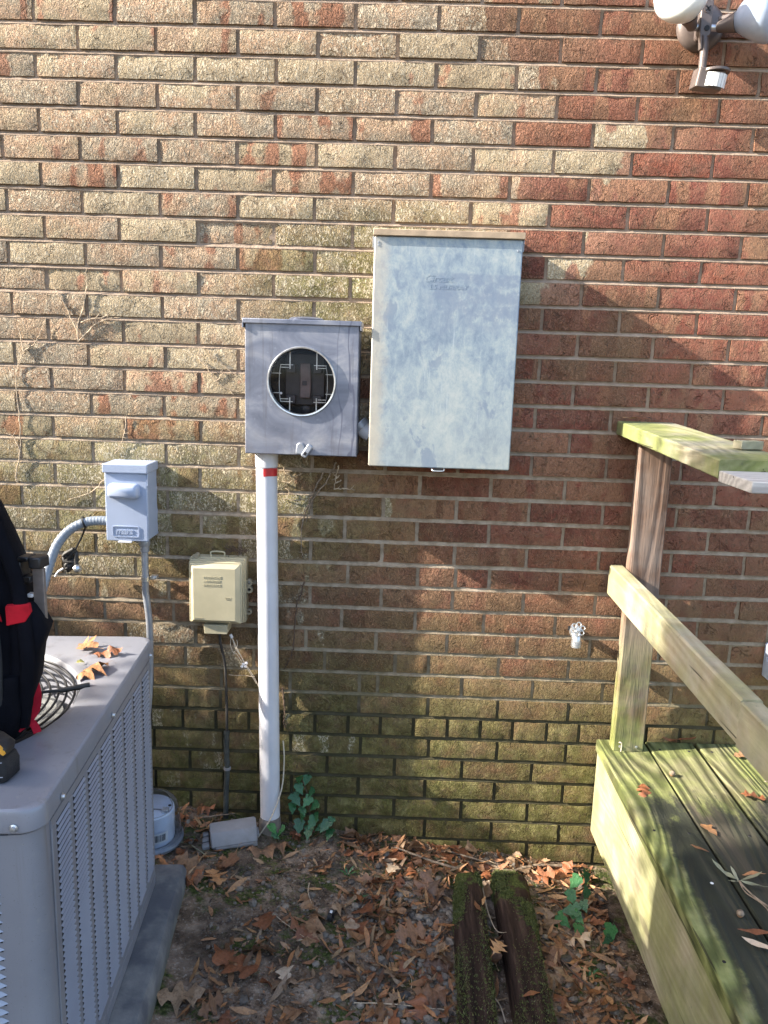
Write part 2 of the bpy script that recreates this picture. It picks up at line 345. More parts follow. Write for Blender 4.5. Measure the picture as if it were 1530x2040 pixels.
MT['cap'] = m_wood('cap_wood', (.25, .22, .15), (.45, .40, .28), 'y', .80, grain=.7, gray=.5)
MT['raily'] = m_wood('grey_board_wood', (.40, .38, .36), (.58, .56, .53), 'x', .0, grain=.3)
MT['bark'] = m_simple('bark', (.10, .07, .05), .9, 0, .4, 20, .8, bd=.01)
MT['vine'] = m_simple('dead_vine', (.46, .36, .25), .8, 0, .3, 90, .3)
MT['vined'] = m_simple('dark_dead_vine', (.10, .065, .045), .85, 0, .3, 90, .3)
MT['stick'] = m_simple('dry_stick', (.24, .18, .125), .85, 0, .4, 90, .4)
MT['oak'] = m_leaf('oak_leaf_brown', [(.15, .072, .038), (.27, .135, .065), (.085, .044, .026), (.33, .185, .095), (.19, .088, .044), (.38, .25, .15), (.23, .155, .10)])
MT['will'] = m_leaf('slender_leaf_orange', [(.40, .175, .065), (.25, .10, .042), (.50, .28, .125), (.16, .070, .034), (.44, .20, .09), (.34, .24, .14), (.12, .060, .034)])
MT['oakt'] = m_leaf('oak_leaf_tan', [(.50, .27, .12), (.44, .20, .085), (.52, .30, .15)], dark=.3)
MT['oakr'] = m_leaf('oak_leaf_rust', [(.24, .085, .036), (.30, .11, .045), (.20, .075, .036)], dark=.4)
MT['pale'] = m_leaf('pale_dry_leaf', [(.58, .44, .30), (.60, .47, .34), (.56, .40, .26)], dark=.2)
MT['yleaf'] = m_leaf('yellow_leaf', [(.62, .56, .16), (.62, .56, .16)], dark=.1)
MT['gleaf'] = m_leaf('grey_green_leaf', [(.26, .27, .17), (.36, .36, .25)], dark=.15)
MT['ivy'] = m_leaf('ivy_green', [(.020, .085, .030), (.035, .13, .040), (.028, .10, .045), (.06, .19, .05)], .32, dark=.12)
MT['ever'] = m_leaf('evergreen_leaf', [(.03, .06, .015), (.05, .09, .02), (.04, .07, .02)], .5, dark=.2)
MT['rot'] = m_rot()
MT['moss'] = m_leaf('moss_green', [(.07, .085, .020), (.14, .16, .038), (.045, .058, .014), (.21, .215, .07)], .8, dark=.1)
MT['gravel'] = m_leaf('grey_stone', [(.10, .088, .075), (.22, .19, .155), (.060, .055, .050), (.30, .25, .195), (.13, .11, .09)], .7, dark=.4)
MT['crumb'] = m_leaf('soil_crumb', [(.06, .038, .025), (.14, .095, .065), (.035, .022, .016), (.22, .16, .11), (.10, .065, .042)], .85, dark=.3)
MT['acorn'] = m_simple('acorn', (.30, .17, .09), .4, 0, .2, 60, .05)
MT['glass'] = m_glass(); MT['pane'] = m_glass('socket_window_plastic', .02, (.86, .86, .88), .32); MT['bulb'] = m_simple('frosted_bulb_glass', (.78, .80, .78), .16, 0, .04, 60, .03, spec=.9)
MT['bulbb'] = m_simple('bluish_bulb_glass', (.42, .50, .64), .12, 0, .04, 60, .03, spec=.9)
MT['domew'] = m_simple('pale_meter_plate', (.50, .56, .68), .35, .1, .08, 15, .03)
MT['label'] = m_simple('paper_label', (.62, .63, .66), .5, 0, .03, 30, .02)
MT['ink'] = m_simple('black_ink', (.03, .03, .035), .5, 0, .1, 30, .02)
MT['gbox'] = m_simple('faded_grey_plastic', (.25, .245, .255), .6, 0, .08, 30, .1, ((.17, .15, .12), .5))
MT['dark'] = m_simple('dark_inside', (.006, .006, .008), .6, 0, .2, 40, .05)
MT['block'] = m_simple('meter_block', (.030, .026, .030), .5, 0, .3, 40, .05)
MT['blockb'] = m_simple('brownish_block', (.12, .085, .08), .55, 0, .2, 40, .05)
MT['lens'] = m_simple('white_sensor_lens', (.75, .75, .74), .3, 0, .05, 90, .05)

# ------------------------------------------------------------------ mesh helpers
class MB:
    def __init__(s): s.v = []; s.f = []
    def add(s, v, f):
        o = len(s.v); s.v += [tuple(a) for a in v]; s.f += [tuple(i+o for i in q) for q in f]; return s
    def box(s, x0, x1, y0, y1, z0, z1, M=None):
        v = [Vector((x, y, z)) for x in (x0, x1) for y in (y0, y1) for z in (z0, z1)]
        if M: v = [M @ a for a in v]
        return s.add(v, [(0, 1, 3, 2), (4, 6, 7, 5), (0, 4, 5, 1), (2, 3, 7, 6), (0, 2, 6, 4), (1, 5, 7, 3)])
    def loops(s, L, closed=True, cap0=True, cap1=True):
        n = len(L[0]); o = len(s.v)
        for l in L: s.v += [tuple(a) for a in l]
        for i in range(len(L)-1):
            for j in range(n if closed else n-1):
                k = (j+1) % n
                s.f.append((o+i*n+j, o+i*n+k, o+(i+1)*n+k, o+(i+1)*n+j))
        if closed and cap0: s.f.append(tuple(o+j for j in range(n))[::-1])
        if closed and cap1: s.f.append(tuple(o+(len(L)-1)*n+j for j in range(n)))
        return s
    def tube(s, pts, r, n=8, cap=True):
        pts = [Vector(p) for p in pts]; rs = r if isinstance(r, (list, tuple)) else [r]*len(pts)
        L = []; up = None
        for i, p in enumerate(pts):
            d = (pts[min(i+1, len(pts)-1)]-pts[max(i-1, 0)]).normalized()
            if up is None: up = d.orthogonal().normalized()
            up = (up - d*up.dot(d)).normalized(); q = d.cross(up)
            L.append([p+(up*math.cos(a)+q*math.sin(a))*rs[i] for a in [2*math.pi*k/n for k in range(n)]])
        return s.loops(L, True, cap, cap)
    def lathe(s, prof, n=24, M=None, caps=True):
        L = []
        for r, z in prof:
            l = [Vector((r*math.cos(2*math.pi*k/n), r*math.sin(2*math.pi*k/n), z)) for k in range(n)]
            L.append([M @ a for a in l] if M else l)
        return s.loops(L, True, caps, caps)
    def prism(s, poly, y0, y1):       # poly in x,z ; extruded along y
        return s.loops([[Vector((x, y0, z)) for x, z in poly], [Vector((x, y1, z)) for x, z in poly]])
    def rbox(s, x0, x1, y0, y1, z0, z1, r, seg=3, M=None, axis='y', ends=None):
        # box with rounded edges parallel to the given axis
        if axis == 'y': a0, a1, b0, b1, c0, c1 = x0, x1, z0, z1, y0, y1
        elif axis == 'z': a0, a1, b0, b1, c0, c1 = x0, x1, y0, y1, z0, z1
        else: a0, a1, b0, b1, c0, c1 = y0, y1, z0, z1, x0, x1
        out = rrect(a0, a1, b0, b1, r, seg)
        def mk(p, c):
            v = Vector((p[0], c, p[1])) if axis == 'y' else Vector((p[0], p[1], c)) if axis == 'z' else Vector((c, p[0], p[1]))
            return M @ v if M else v
        return s.loops([[mk(p, c0) for p in out], [mk(p, c1) for p in out]])
    def mesh(s, name, smooth=None):
        m = bpy.data.meshes.new(name); m.from_pydata(s.v, [], s.f)
        bm = bmesh.new(); bm.from_mesh(m); bmesh.ops.recalc_face_normals(bm, faces=bm.faces); bm.to_mesh(m); bm.free()
        if smooth:
            m.polygons.foreach_set('use_smooth', [True]*len(m.polygons)); m.set_sharp_from_angle(angle=R(smooth))
        return m
    def build(s, name, mat, parent=None, smooth=35, bevel=0, seg=2):
        return link(name, s.mesh(name, smooth), mat, parent, bevel, seg)

def rrect(a0, a1, b0, b1, r, seg=3):
    out = []
    for cx, cy, t0 in ((a1-r, b1-r, 0), (a0+r, b1-r, 90), (a0+r, b0+r, 180), (a1-r, b0+r, 270)):
        for k in range(seg+1):
            a = R(t0+90*k/seg); out.append((cx+r*math.cos(a), cy+r*math.sin(a)))
    return out

def link(name, mesh, mat=None, parent=None, bevel=0, seg=2):
    o = bpy.data.objects.new(name, mesh); COL.objects.link(o)
    if mat is not None and not mesh.materials: mesh.materials.append(MT[mat] if isinstance(mat, str) else mat)
    if parent: o.parent = parent
    if bevel:
        b = o.modifiers.new('bevel', 'BEVEL'); b.width = bevel; b.segments = seg; b.limit_method = 'ANGLE'; b.angle_limit = R(40)
        b.harden_normals = False
    return o
def tag(o, label=None, cat=None, group=None, kind=None):
    if label: o['label'] = label
    if cat: o['category'] = cat
    if group: o['group'] = group
    if kind: o['kind'] = kind
    return o
def thing(name, label, cat, loc=(0, 0, 0), rz=0, group=None):
    o = bpy.data.objects.new(name, None); COL.objects.link(o); o.location = loc; o.rotation_euler = (0, 0, rz); o.empty_display_size = .05
    return tag(o, label, cat, group)
def box(name, mat, parent, x0, x1, y0, y1, z0, z1, bevel=.0015, M=None, seg=2):
    return MB().box(x0, x1, y0, y1, z0, z1, M).build(name, mat, parent, 35, bevel, seg)
def text(name, s, size, loc, mat, parent, depth=.0008, shear=0, rot=(R(90), 0, 0), align='LEFT', space=1, bold=0):
    c = bpy.data.curves.new(name, 'FONT'); c.body = s; c.size = size; c.extrude = depth; c.shear = shear; c.align_x = align; c.space_character = space
    c.offset = bold; c.resolution_u = 3
    o = bpy.data.objects.new(name, c); COL.objects.link(o); bpy.context.view_layer.update()
    me = bpy.data.meshes.new_from_object(o.evaluated_get(bpy.context.evaluated_depsgraph_get()))
    bpy.data.objects.remove(o)
    t = link(name, me, mat, parent); t.location = loc; t.rotation_euler = rot
    return t
def smooth_path(pts, n=6):
    pts = [Vector(p) for p in pts]; P = [pts[0]]+pts+[pts[-1]]; out = []
    for i in range(1, len(P)-2):
        for k in range(n):
            t = k/n; a, b, c, d = P[i-1], P[i], P[i+1], P[i+2]
            out.append(.5*((2*b)+(c-a)*t+(2*a-5*b+4*c-d)*t*t+(3*b-a-3*c+d)*t**3))
    out.append(pts[-1]); return out

# ------------------------------------------------------------------ ground
def gbase(x, y):
    xx = min(max(x, -1.0), 2.4)
    return .055-.12*xx+.04*max(min(y, 0), -3)
def gz(x, y):
    n = mn.noise(Vector((x*3.1, y*3.1, 1)))*.016+mn.noise(Vector((x*9, y*9, 5)))*.009+mn.noise(Vector((x*28, y*28, 9)))*.0045
    if y < -3 or abs(x) > 4: n *= .5
    return gbase(x, y)+n
def ground():
    def axis(a, b, st, far):
        l = list(np.arange(a, b+1e-6, st)); s = st*1.6; v = b
        while v < far: v += s; l.append(v); s *= 1.45
        s = st*1.6; v = a; pre = []
        while v > -far: v -= s; pre.append(v); s *= 1.45
        return pre[::-1]+l
    X = axis(-.1, 1.6, .0125, 60); Y = axis(-1.15, .03, .0125, 60)
    Y = [y for y in Y if y <= .04]+[.2, 1, 5, 20, 60]
    v = [(x, y, gz(x, y)-(.0 if y < .05 else .05)) for y in Y for x in X]; n = len(X)
    f = [(j*n+i, j*n+i+1, (j+1)*n+i+1, (j+1)*n+i) for j in range(len(Y)-1) for i in range(n-1)]
    m = bpy.data.meshes.new('ground'); m.from_pydata(v, [], f); m.polygons.foreach_set('use_smooth', [True]*len(m.polygons))
    tag(link('ground', m, 'soil'), 'bare brown soil with moss patches at the foot of the brick wall', kind='structure')
ground()

# ------------------------------------------------------------------ brick wall
C = .0677; ZO = 34.5*C; PB = .21; JT = .0105; JH = .0125
wall = thing('brick_wall', 'weathered red and tan brick house wall with algae near its foot', 'wall')
def brick_variant(seed, nx=8, nz=3):
    rs = random.Random(seed); W, H = PB-JT, C-JH
    o = Vector((rs.random()*50, rs.random()*50, 0)); V = []; F = []
    for j in range(nz+1):
        for i in range(nx+1):
            x = -W/2+W*i/nx; z = H*j/nz - H/2
            edge = (i in (0, nx)) or (j in (0, nz))
            ex = (mn.noise(Vector((j*1.3, i*.4, seed)))*.0022); ez = mn.noise(Vector((i*.9, j*1.7, seed+9.)))*.0016
            y = -mn.noise(Vector((x*42, z*30, seed*3.1)))*.0024 - mn.noise(Vector((x*11, z*9, seed*1.7)))*.0018
            if edge: y += .0016+abs(mn.noise(Vector((i*.8, j*2.1, seed+4.))))*.0028
            V.append((x+ex, y, z+ez))
    n = nx+1
    F = [(j*n+i, j*n+i+1, (j+1)*n+i+1, (j+1)*n+i) for j in range(nz) for i in range(nx)]
    loop = [i for i in range(n)]+[j*n+nx for j in range(1, nz+1)]+[nz*n+i for i in range(nx-1, -1, -1)]+[j*n for j in range(nz-1, 0, -1)]
    o2 = len(V)
    for k in loop: x, y, z = V[k]; V.append((x, .03, z))
    L = len(loop)
    F += [(loop[(k+1) % L], loop[k], o2+k, o2+(k+1) % L) for k in range(L)]
    return V, F
NV = 18
BV = [brick_variant(i) for i in range(NV)]
BM = []
for i, (V, F) in enumerate(BV):
    m = bpy.data.meshes.new('brick'); m.from_pydata(V, [], F); m.materials.append(MT['brick'])
    m.polygons.foreach_set('use_smooth', [True]*len(m.polygons)); m.set_sharp_from_angle(angle=R(50)); BM.append(m)
def row_joints(k, a=-2.7, b=3.7):
    def seq(off, a, b, p=PB):
        n = math.ceil((a-off)/p); out = []
        while off+n*p < b: out.append(off+n*p); n += 1
        return out
    if k == 22: return seq(.114, a, .74)+[.744, .851, .950]+seq(.109, 1.0, b)
    if k == 26: return seq(.050, a, .62)+[.682]+seq(.153, .75, b)
    if k == 27: return seq(.157, a, .62)+[.63]+seq(.046, .74, b)
    if k == 28: return seq(.050, a, .06)+seq(.158, .1, b)
    if k == 29: return seq(.040, a, b, .1008)
    if k == 25: return seq(.082, a, .3)+[.414]+seq(.204, .5, b)
    if k == 24: return seq(.019, a, .25)+[.311]+seq(.101, .4, b)
    if k >= 30: return seq(.163 if k % 2 == 0 else .062, a, b)
    return seq(.103 if k % 2 == 0 else .003, a, b)
bricks = []
for k in range(-18, 39):
    J = row_joints(k); zt = ZO-k*C
    J = [x+random.gauss(0, .0016) for x in J]
    for a, b in zip(J[:-1], J[1:]):
        L = b-a-JT
        cx = (a+b)/2; cz = zt-(C-JH)/2
        bricks.append([cx, random.gauss(0, .0012)+(.0 if k < 28 else -.002), cz, L/(PB-JT), 1+random.gauss(0, .012), random.randrange(NV), random.random(), random.random() < .5])
def barea(b):
    u, v = proj((b[0], 0, b[2]))
    if not (-50 < u < 1580 and -20 < v < 1790): return 0
    d = (Vector((b[0], 0, b[2]))-CP).dot(CF)
    return b[3]/d/d*(1 if 10 < u < 1520 and 10 < v < 1760 else .4)
order = sorted(range(len(bricks)), key=lambda i: -barea(bricks[i]))
keep = set(order[:300])
VV = []; FF = []; SD = []
for i, b in enumerate(bricks):
    s = -1 if b[7] else 1
    if i in keep:
        o = bpy.data.objects.new('brick', BM[b[5]]); COL.objects.link(o); o.parent = wall
        o.location = b[:3]; o.scale = (b[3], 1, b[4]); o.rotation_euler = (0, 0 if s == 1 else math.pi, 0)
        if s == -1: o.rotation_euler = (0, math.pi, 0)
    else:
        V, F = BV[b[5]]; n0 = len(VV)
        VV += [(b[0]+s*x*b[3], b[1]+y, b[2]+s*z*b[4]) for x, y, z in V]; FF += [tuple(q+n0 for q in f) for f in F]; SD += [b[6]]*len(V)
m = bpy.data.meshes.new('remaining_bricks'); m.from_pydata(VV, [], FF); m.materials.append(MT['brick'])
at = m.attributes.new('seed', 'FLOAT', 'POINT'); at.data.foreach_set('value', SD)
m.polygons.foreach_set('use_smooth', [True]*len(m.polygons)); m.set_sharp_from_angle(angle=R(50))
tag(link('remaining_bricks', m, None, wall), kind='stuff')
# mortar: a bedded sheet with gentle relief, recessed about 7 mm
X = np.linspace(-2.7, 3.7, 700); ZR = []
for k in range(39, -19, -1):                 # struck joints: flush at the lower brick, deep below the upper one
    z0 = ZO-k*C
    for t_, d_ in ((-.4, .0085), (-.02, .0030), (.10, .0020), (.24, .0028), (.45, .0062), (.75, .0084), (1.05, .0092), (1.6, .0085), (2.6, .0075)):
        if k > 17: d_ = .0045+(d_-.0045)*.55
        ZR.append((z0+t_*JH, d_))
ZR.sort(); mv = []; Z = ZR
for z, d in ZR:
    for x in X:
        mv.append((x, d+mn.noise(Vector((x*30, z*60, 2)))*.0014+mn.noise(Vector((x*90, z*90, 3)))*.0007-max(0, mn.noise(Vector((x*4, z*9, 6)))-.42)*.010, z))
n = len(X)
mf = [(j*n+i, j*n+i+1, (j+1)*n+i+1, (j+1)*n+i) for j in range(len(Z)-1) for i in range(n-1)]
m = bpy.data.meshes.new('mortar'); m.from_pydata(mv, [], mf); m.polygons.foreach_set('use_smooth', [True]*len(m.polygons))
link('mortar', m, 'mortar', wall)
MB().box(-2.7, 3.7, .031, .25, -.4, 3.6).build('wall_core', 'mortar', wall, None)
# the painted gable board above the brick, outside the picture
MB().box(-2.9, 3.9, -.05, .25, 3.602, 4.3).build('fascia_board', 'white', wall, None)

# ------------------------------------------------------------------ large service panel
pn = thing('service_panel', 'tall pale galvanised steel electrical panel with closed cover and tan drip strip', 'electrical panel', (.780, 0, 1.157))
D = -.118
MB().box(-.188, .186, -.103, .012, .004, .590).build('cabinet', 'galv', pn, 35, .003)
MB().rbox(-.191, .190, -.118, -.1035, 0, .594, .004, 2).build('cover', 'galv', pn, 35, .0035, 3)
MB().prism([(-.194, .5945), (.194, .5945), (.194, .611), (-.194, .611)], -.126, .01).build('drip_strip', 'rain', pn, 35, .0015)
MB().box(-.195, -.1925, -.110, -.03, .566, .594).build('hood_flange', 'emt', pn, 35, .0005)
MB().box(.1915, .194, -.110, -.03, .566, .594).build('hood_flange', 'emt', pn, 35, .0005)
lt = MB(); lt.tube(smooth_path([(-.018, -.112, -.0005), (-.016, -.124, -.006), (.012, -.124, -.006), (.014, -.112, -.0005)], 5), .0016, 6)
lt.build('latch_loop', 'zinc', pn); box('latch_tongue', 'dark', pn, -.014, .010, -.122, -.112, -.005, -.001, .0005)
for dx, dz in ((-.180, .578), (-.180, .571), (.178, .566)):
    box('rivet', 'emt', pn, dx-.0015, dx+.0015, -.1195, -.1175, dz-.002, dz+.003, .0003)
text('embossed_lettering', 'Circuit', .026, (-.060, -.1181, .484), 'galv', pn, .0003, .35)
text('embossed_lettering', 'LS MURRAY', .0175, (-.045, -.1181, .466), 'galv', pn, .0003, .25, space=1.1)

# ------------------------------------------------------------------ meter socket box
mb = thing('meter_box', 'grey steel meter socket box with round window and drip hood', 'meter box', (.406, 0, 1.180))
cxm, czm, rm = 0.001, .196, .089
def holed_plate(x0, x1, z0, z1, cx, cz, r, y, n=64):
    outer = []; inner = []
    for k in range(n):
        a = 2*math.pi*(k+.5)/n; c_, s_ = math.cos(a), math.sin(a)
        t = min((x1-cx)/c_ if c_ > 0 else (x0-cx)/c_, (z1-cz)/s_ if s_ > 0 else (z0-cz)/s_)
        outer.append(Vector((cx+t*c_, y, cz+t*s_))); inner.append(Vector((cx+r*c_, y, cz+r*s_)))
    # snap nearest samples to the corners
    for X_, Z_ in ((x0, z0), (x1, z0), (x0, z1), (x1, z1)):
        i = min(range(n), key=lambda q: (outer[q].x-X_)**2+(outer[q].z-Z_)**2); outer[i] = Vector((X_, y, Z_))
    return outer, inner
o_, i_ = holed_plate(-.150, .151, 0, .347, cxm, czm, rm+.003, -.120)
b = MB(); b.loops([[v+Vector((0, .118, 0)) for v in o_], [v+Vector((0, .003, 0)) for v in o_], [Vector((v.x*.985, v.y, .1735+(v.z-.1735)*.985)) for v in o_], i_, [v+Vector((0, .03, 0)) for v in i_]], True, True, False)
b.build('enclosure', 'meter', mb, 40)
box('back_plate', 'dark', mb, -.142, .143, -.028, -.004, .008, .34, 0)
hd = MB(); hd.prism([(-.156, .343), (.156, .343), (.157, .356), (-.157, .356)], -.1265, -.004); hd.build('drip_hood', 'meter', mb, 40, .002)
MB().prism([(-.157, .332), (-.1535, .332), (-.1535, .343), (-.157, .343)], -.1265, -.02).build('hood_lip', 'meter', mb)
MB().prism([(.1525, .332), (.156, .332), (.156, .343), (.1525, .343)], -.1265, -.02).build('hood_lip', 'meter', mb)
MB().lathe([(.036, 0), (.045, 0), (.047, .004), (.040, .008), (.020, .010)], 28, Matrix.Translation((.005, -.065, .356))).build('hub_plate', 'meter', mb, 40)
MR = Matrix.Translation((cxm, -.120, czm)) @ Matrix.Rotation(R(90), 4, 'X')
MB().lathe([(rm+.003, -.002), (rm+.003, .004), (rm+.001, .0065), (rm-.002, .006), (rm-.003, .002), (rm-.003, -.018)], 72, MR, False).build('window_ring', 'zinc', mb, 40)
gl = MB().lathe([(.001, .0035), (rm-.012, .0030), (rm-.0045, .001)], 64, MR, False).build('window_glass', 'pane', mb, 60)
# what shows through the window
ins = MB(); ins.box(-.055, .055, -.042, -.029, .13, .27); ins.build('insulating_block', 'block', mb, 35, .003)
ins = MB(); ins.box(-.012, .018, -.058, -.0425, .150, .245); ins.build('meter_block', 'blockb', mb, 35, .003)
box('meter_block', 'block', mb, -.004, .008, -.0605, -.0585, .185, .197, .001)
for sx in (-1, 1):
    for sz in (-1, 1):
        j = MB(); x_ = .001+sx*.036; z_ = .190+sz*.042
        j.box(x_-.012, x_+.012, -.070, -.0425, z_-.014, z_+.010); j.build('jaw', 'block', mb, 35, .002)
        j = MB()
        j.box(x_-.0012, x_+.0012, -.088, -.082, z_-.004+(0 if sz > 0 else -.038), z_+.004+(.038 if sz > 0 else 0))
        j.box(x_+sx*.004, x_+sx*.026, -.086, -.083, z_+sz*.000-.0008, z_+.0008)
        j.box(x_-sx*.012+sx*.004, x_+sx*.026, -.086, -.083, z_+sz*.007-.0008, z_+sz*.007+.0008)
        j.box(sx*(.060)+.001 if sx > 0 else -.084, sx*.060+.025 if sx > 0 else -.059, -.088, -.085, .190+sz*.026-.0007, .190+sz*.026+.0007)
        j.build('jaw_spring', 'zinc', mb)
    arc = [(.001+sx*(.058+.007*math.cos(t)), -.086, .190+.052*math.sin(t)) for t in np.linspace(-1.2, 1.2, 14)]
    MB().tube(arc, .0011, 5).build('wire_guard', 'zinc', mb)
MB().lathe([(.001, .0), (.0035, .001), (.0035, .004), (.001, .006)], 12, Matrix.Translation((-.058, -.090, .163)) @ Matrix.Rotation(R(90), 4, 'X')).build('screw_head', 'white', mb)
MB().lathe([(.001, 0), (.013, 0), (.013, .004), (.009, .006), (.001, .006)], 20, Matrix.Translation((.002, -.030, .118)) @ Matrix.Rotation(R(90), 4, 'X')).build('knockout', 'block', mb)
# pressed latch at the bottom edge
hp = MB(); hp.prism([(-.013, .004), (-.010, .030), (-.003, .036), (.008, .034), (.012, .020), (.006, .002)], -.129, -.119); hp.build('hasp', 'emt', mb, 35, .003)
M_ = Matrix.Translation((.015, -.130, .008)) @ Matrix.Rotation(R(32), 4, 'Y')
MB().box(-.008, .008, -.0045, .004, -.013, .026, M_).build('hasp_tongue', 'emt', mb, 35, .003)
MB().box(-.0035, .0035, -.0062, -.0048, -.006, .003, M_).build('hasp_slot', 'dark', mb)

# connector between meter box and panel
cn = thing('conduit_nipple', 'short pale pipe joining the meter box to the tall panel', 'pipe', (.576, 0, 1.245))
MB().tube([(-.020, -.05, .022), (0, -.05, 0), (.014, -.05, -.008)], .022, 18).build('pipe', 'pvc', cn, 40)
MB().tube([(-.0185, -.05, .020), (-.008, -.05, .009)], .026, 18).build('lock_ring', 'emt', cn, 40)

# ------------------------------------------------------------------ white riser pipe
rp = thing('riser_pipe', 'white pvc riser pipe running from the meter box into the ground', 'pipe', (.302, -.047, 0))
def rx(z): return .0155*(1-z/1.15)      # the pipe leans a little
MB().tube([(rx(z), -.002*(1-z), z) for z in np.linspace(.062, 1.135, 14)], .0298, 40).build('pipe', 'pvc', rp, 40)
MB().tube([(rx(z)+.002*(z < 0), -.004, z) for z in (-.10, 0, .03, .05, .0615)], [.034, .034, .0335, .0325, .030], 36).build('pipe_foot', 'pvcd', rp, 40)
MB().tube([(rx(1.13), 0, 1.136), (rx(1.13), 0, 1.178)], [.0315, .0322], 40).build('collar', 'pvc', rp, 40, .0015)
b = MB(); n = 16; L0 = []
for zz in (1.112, 1.1345):
    L0.append([Vector((rx(zz)+.0302*math.sin(a), -.0302*math.cos(a), zz+.0008*math.sin(a*3))) for a in np.linspace(-.15, 1.9, n)])
b.loops(L0, False).build('red_tape_band', 'red_tape', rp)

tw = MB(); tw.tube(smooth_path([(.352, -.030, .300), (.357, -.040, .24), (.353, -.060, .16), (.330, -.092, .09), (.295, -.098, .03), (.287, -.096, .015)], 6), .0021, 7)
tag(tw.build('loose_wire', 'wire', None), 'thin cream wire curving over the foot of the white pipe', 'wire')

# ------------------------------------------------------------------ disconnect switch box
ds = thing('disconnect_box', 'small light blue grey disconnect box with raised handle and badge', 'disconnect box', (-.0835, 0, .917))
MB().box(-.056, .060, -.080, .008, .004, .196).build('body', 'disc', ds, 35, .002)
MB().box(-.058, .0605, -.088, -.0805, 0, .193).build('cover', 'disc', ds, 35, .003, 3)
MB().prism([(-.061, .1935), (.064, .1935), (.064, .219), (-.061, .219)], -.096, .006).build('hood', 'disc', ds, 35, .003, 3)
MB().box(.0612, .0635, -.090, -.070, .158, .1935).build('hood_side', 'disc', ds, 35, .001)
h = MB(); Lh = []
for y_, g in ((-.0882, 0), (-.094, .001), (-.108, .004), (-.113, .009)):
    Lh.append([Vector((p[0], y_, p[1])) for p in rrect(-.048+g, .042-g, .122+g, .165-g*.9, .013-g*.5, 4)])
h.loops(Lh); h.build('handle_bulge', 'disc', ds, 45)
f = MB(); o1 = rrect(-.040, .036, .012, .044, .006, 3); o2 = rrect(-.0375, .0335, .0145, .0415, .004, 3)
f.loops([[Vector((p[0], -.0880, p[1])) for p in o1], [Vector((p[0], -.0902, p[1])) for p in o1], [Vector((p[0], -.0902, p[1])) for p in o2], [Vector((p[0], -.0884, p[1])) for p in o2]], True, False, False)
f.build('badge_frame', 'disc', ds, 30)
text('badge_lettering', 'mars', .0265, (-.031, -.0886, .0205), 'disc', ds, .0016, .18, space=.9, bold=.0006)
box('latch_tab', 'white', ds, -.024, .014, -.094, -.084, -.0035, .0005, .0008)
# fitting and pipe below it
sp = thing('small_conduit', 'thin grey conduit dropping from the small disconnect box behind the air conditioner', 'conduit', (-.052, -.035, 0))
MB().lathe([(.015, .0), (.0165, .004), (.0165, .016), (.013, .026)][::-1], 20, Matrix.Translation((0, 0, .893))).build('connector', 'emt', sp, 35)
MB().lathe([(.0105, 0), (.0125, .002), (.0125, .020), (.0110, .022)], 20, Matrix.Translation((0, 0, .874))).build('connector', 'emt', sp, 35)
MB().tube(smooth_path([(0, 0, .893), (0, 0, .80), (-.001, 0, .76), (.004, 0, .71), (.008, 0, .66), (.008, 0, .58), (.006, -.01, .45), (.004, -.06, .30)], 5), .0098, 18).build('pipe', 'emt', sp, 45)
MB().tube([(0, 0, .788), (0, 0, .800)], .0118, 18).build('strap', 'zinc', sp)
MB().box(.010, .030, .012, .030, .789, .799).build('strap_ear', 'zinc', sp, 35, .001)
MB().lathe([(.004, 0), (.004, .006), (.001, .007)], 10, Matrix.Translation((.022, .012, .794)) @ Matrix.Rotation(R(90), 4, 'X')).build('screw', 'zinc', sp)

# ribbed flexible conduit
fx = thing('flexible_conduit', 'grey ribbed flexible conduit curving left from the disconnect box', 'conduit', (0, 0, 0))
path = smooth_path([(-.142, -.055, .9655), (-.175, -.056, .9665), (-.214, -.060, .960), (-.254, -.070, .938), (-.282, -.088, .900), (-.294, -.115, .850), (-.298, -.150, .80), (-.30, -.20, .74), (-.30, -.28, .66), (-.28, -.38, .55)], 14)
MB().tube(path, [.0132+.0007*math.sin(i*1.9) for i in range(len(path))], 16).build('ribbed_sleeve', 'flex', fx, 60)
MB().tube([(-.143, -.055, .9655), (-.1415, -.055, .9655)], .019, 16).build('end_nut', 'black', fx)
MB().tube([(-.2115, -.0595, .9625), (-.2155, -.0602, .961)], .0172, 16).build('cable_tie', 'black', fx)
MB().tube(smooth_path([(-.213, -.058, .945), (-.225, -.05, .92), (-.245, -.045, .885), (-.262, -.045, .850)], 5), .0028, 6).build('tie_tail', 'black', fx)
tape = thing('cable_bundle', 'black taped clump of low voltage wires on the brick below the flexible conduit', 'wire splice', (-.262, -.045, .842))
b = MB()
for k in range(5):
    a = [Vector((random.uniform(-.02, .02), random.uniform(-.012, .01), .03-.055*t+random.uniform(-.008, .008))) for t in np.linspace(0, 1, 5)]
    b.tube(smooth_path(a, 4), .0065, 7)
b.build('taped_wires', 'blackc', tape, 60)
MB().lathe([(.002, 0), (.011, .003), (.013, .012), (.008, .020)], 14, Matrix.Translation((.012, -.012, -.022)) @ Matrix.Rotation(R(70), 4, 'Y')).build('wire_nut', 'zinc', tape)
MB().tube(smooth_path([(-.02, -.01, -.02), (-.035, -.012, -.030), (-.045, -.01, -.045)], 4), .003, 6).build('bare_wire', 'white', tape)

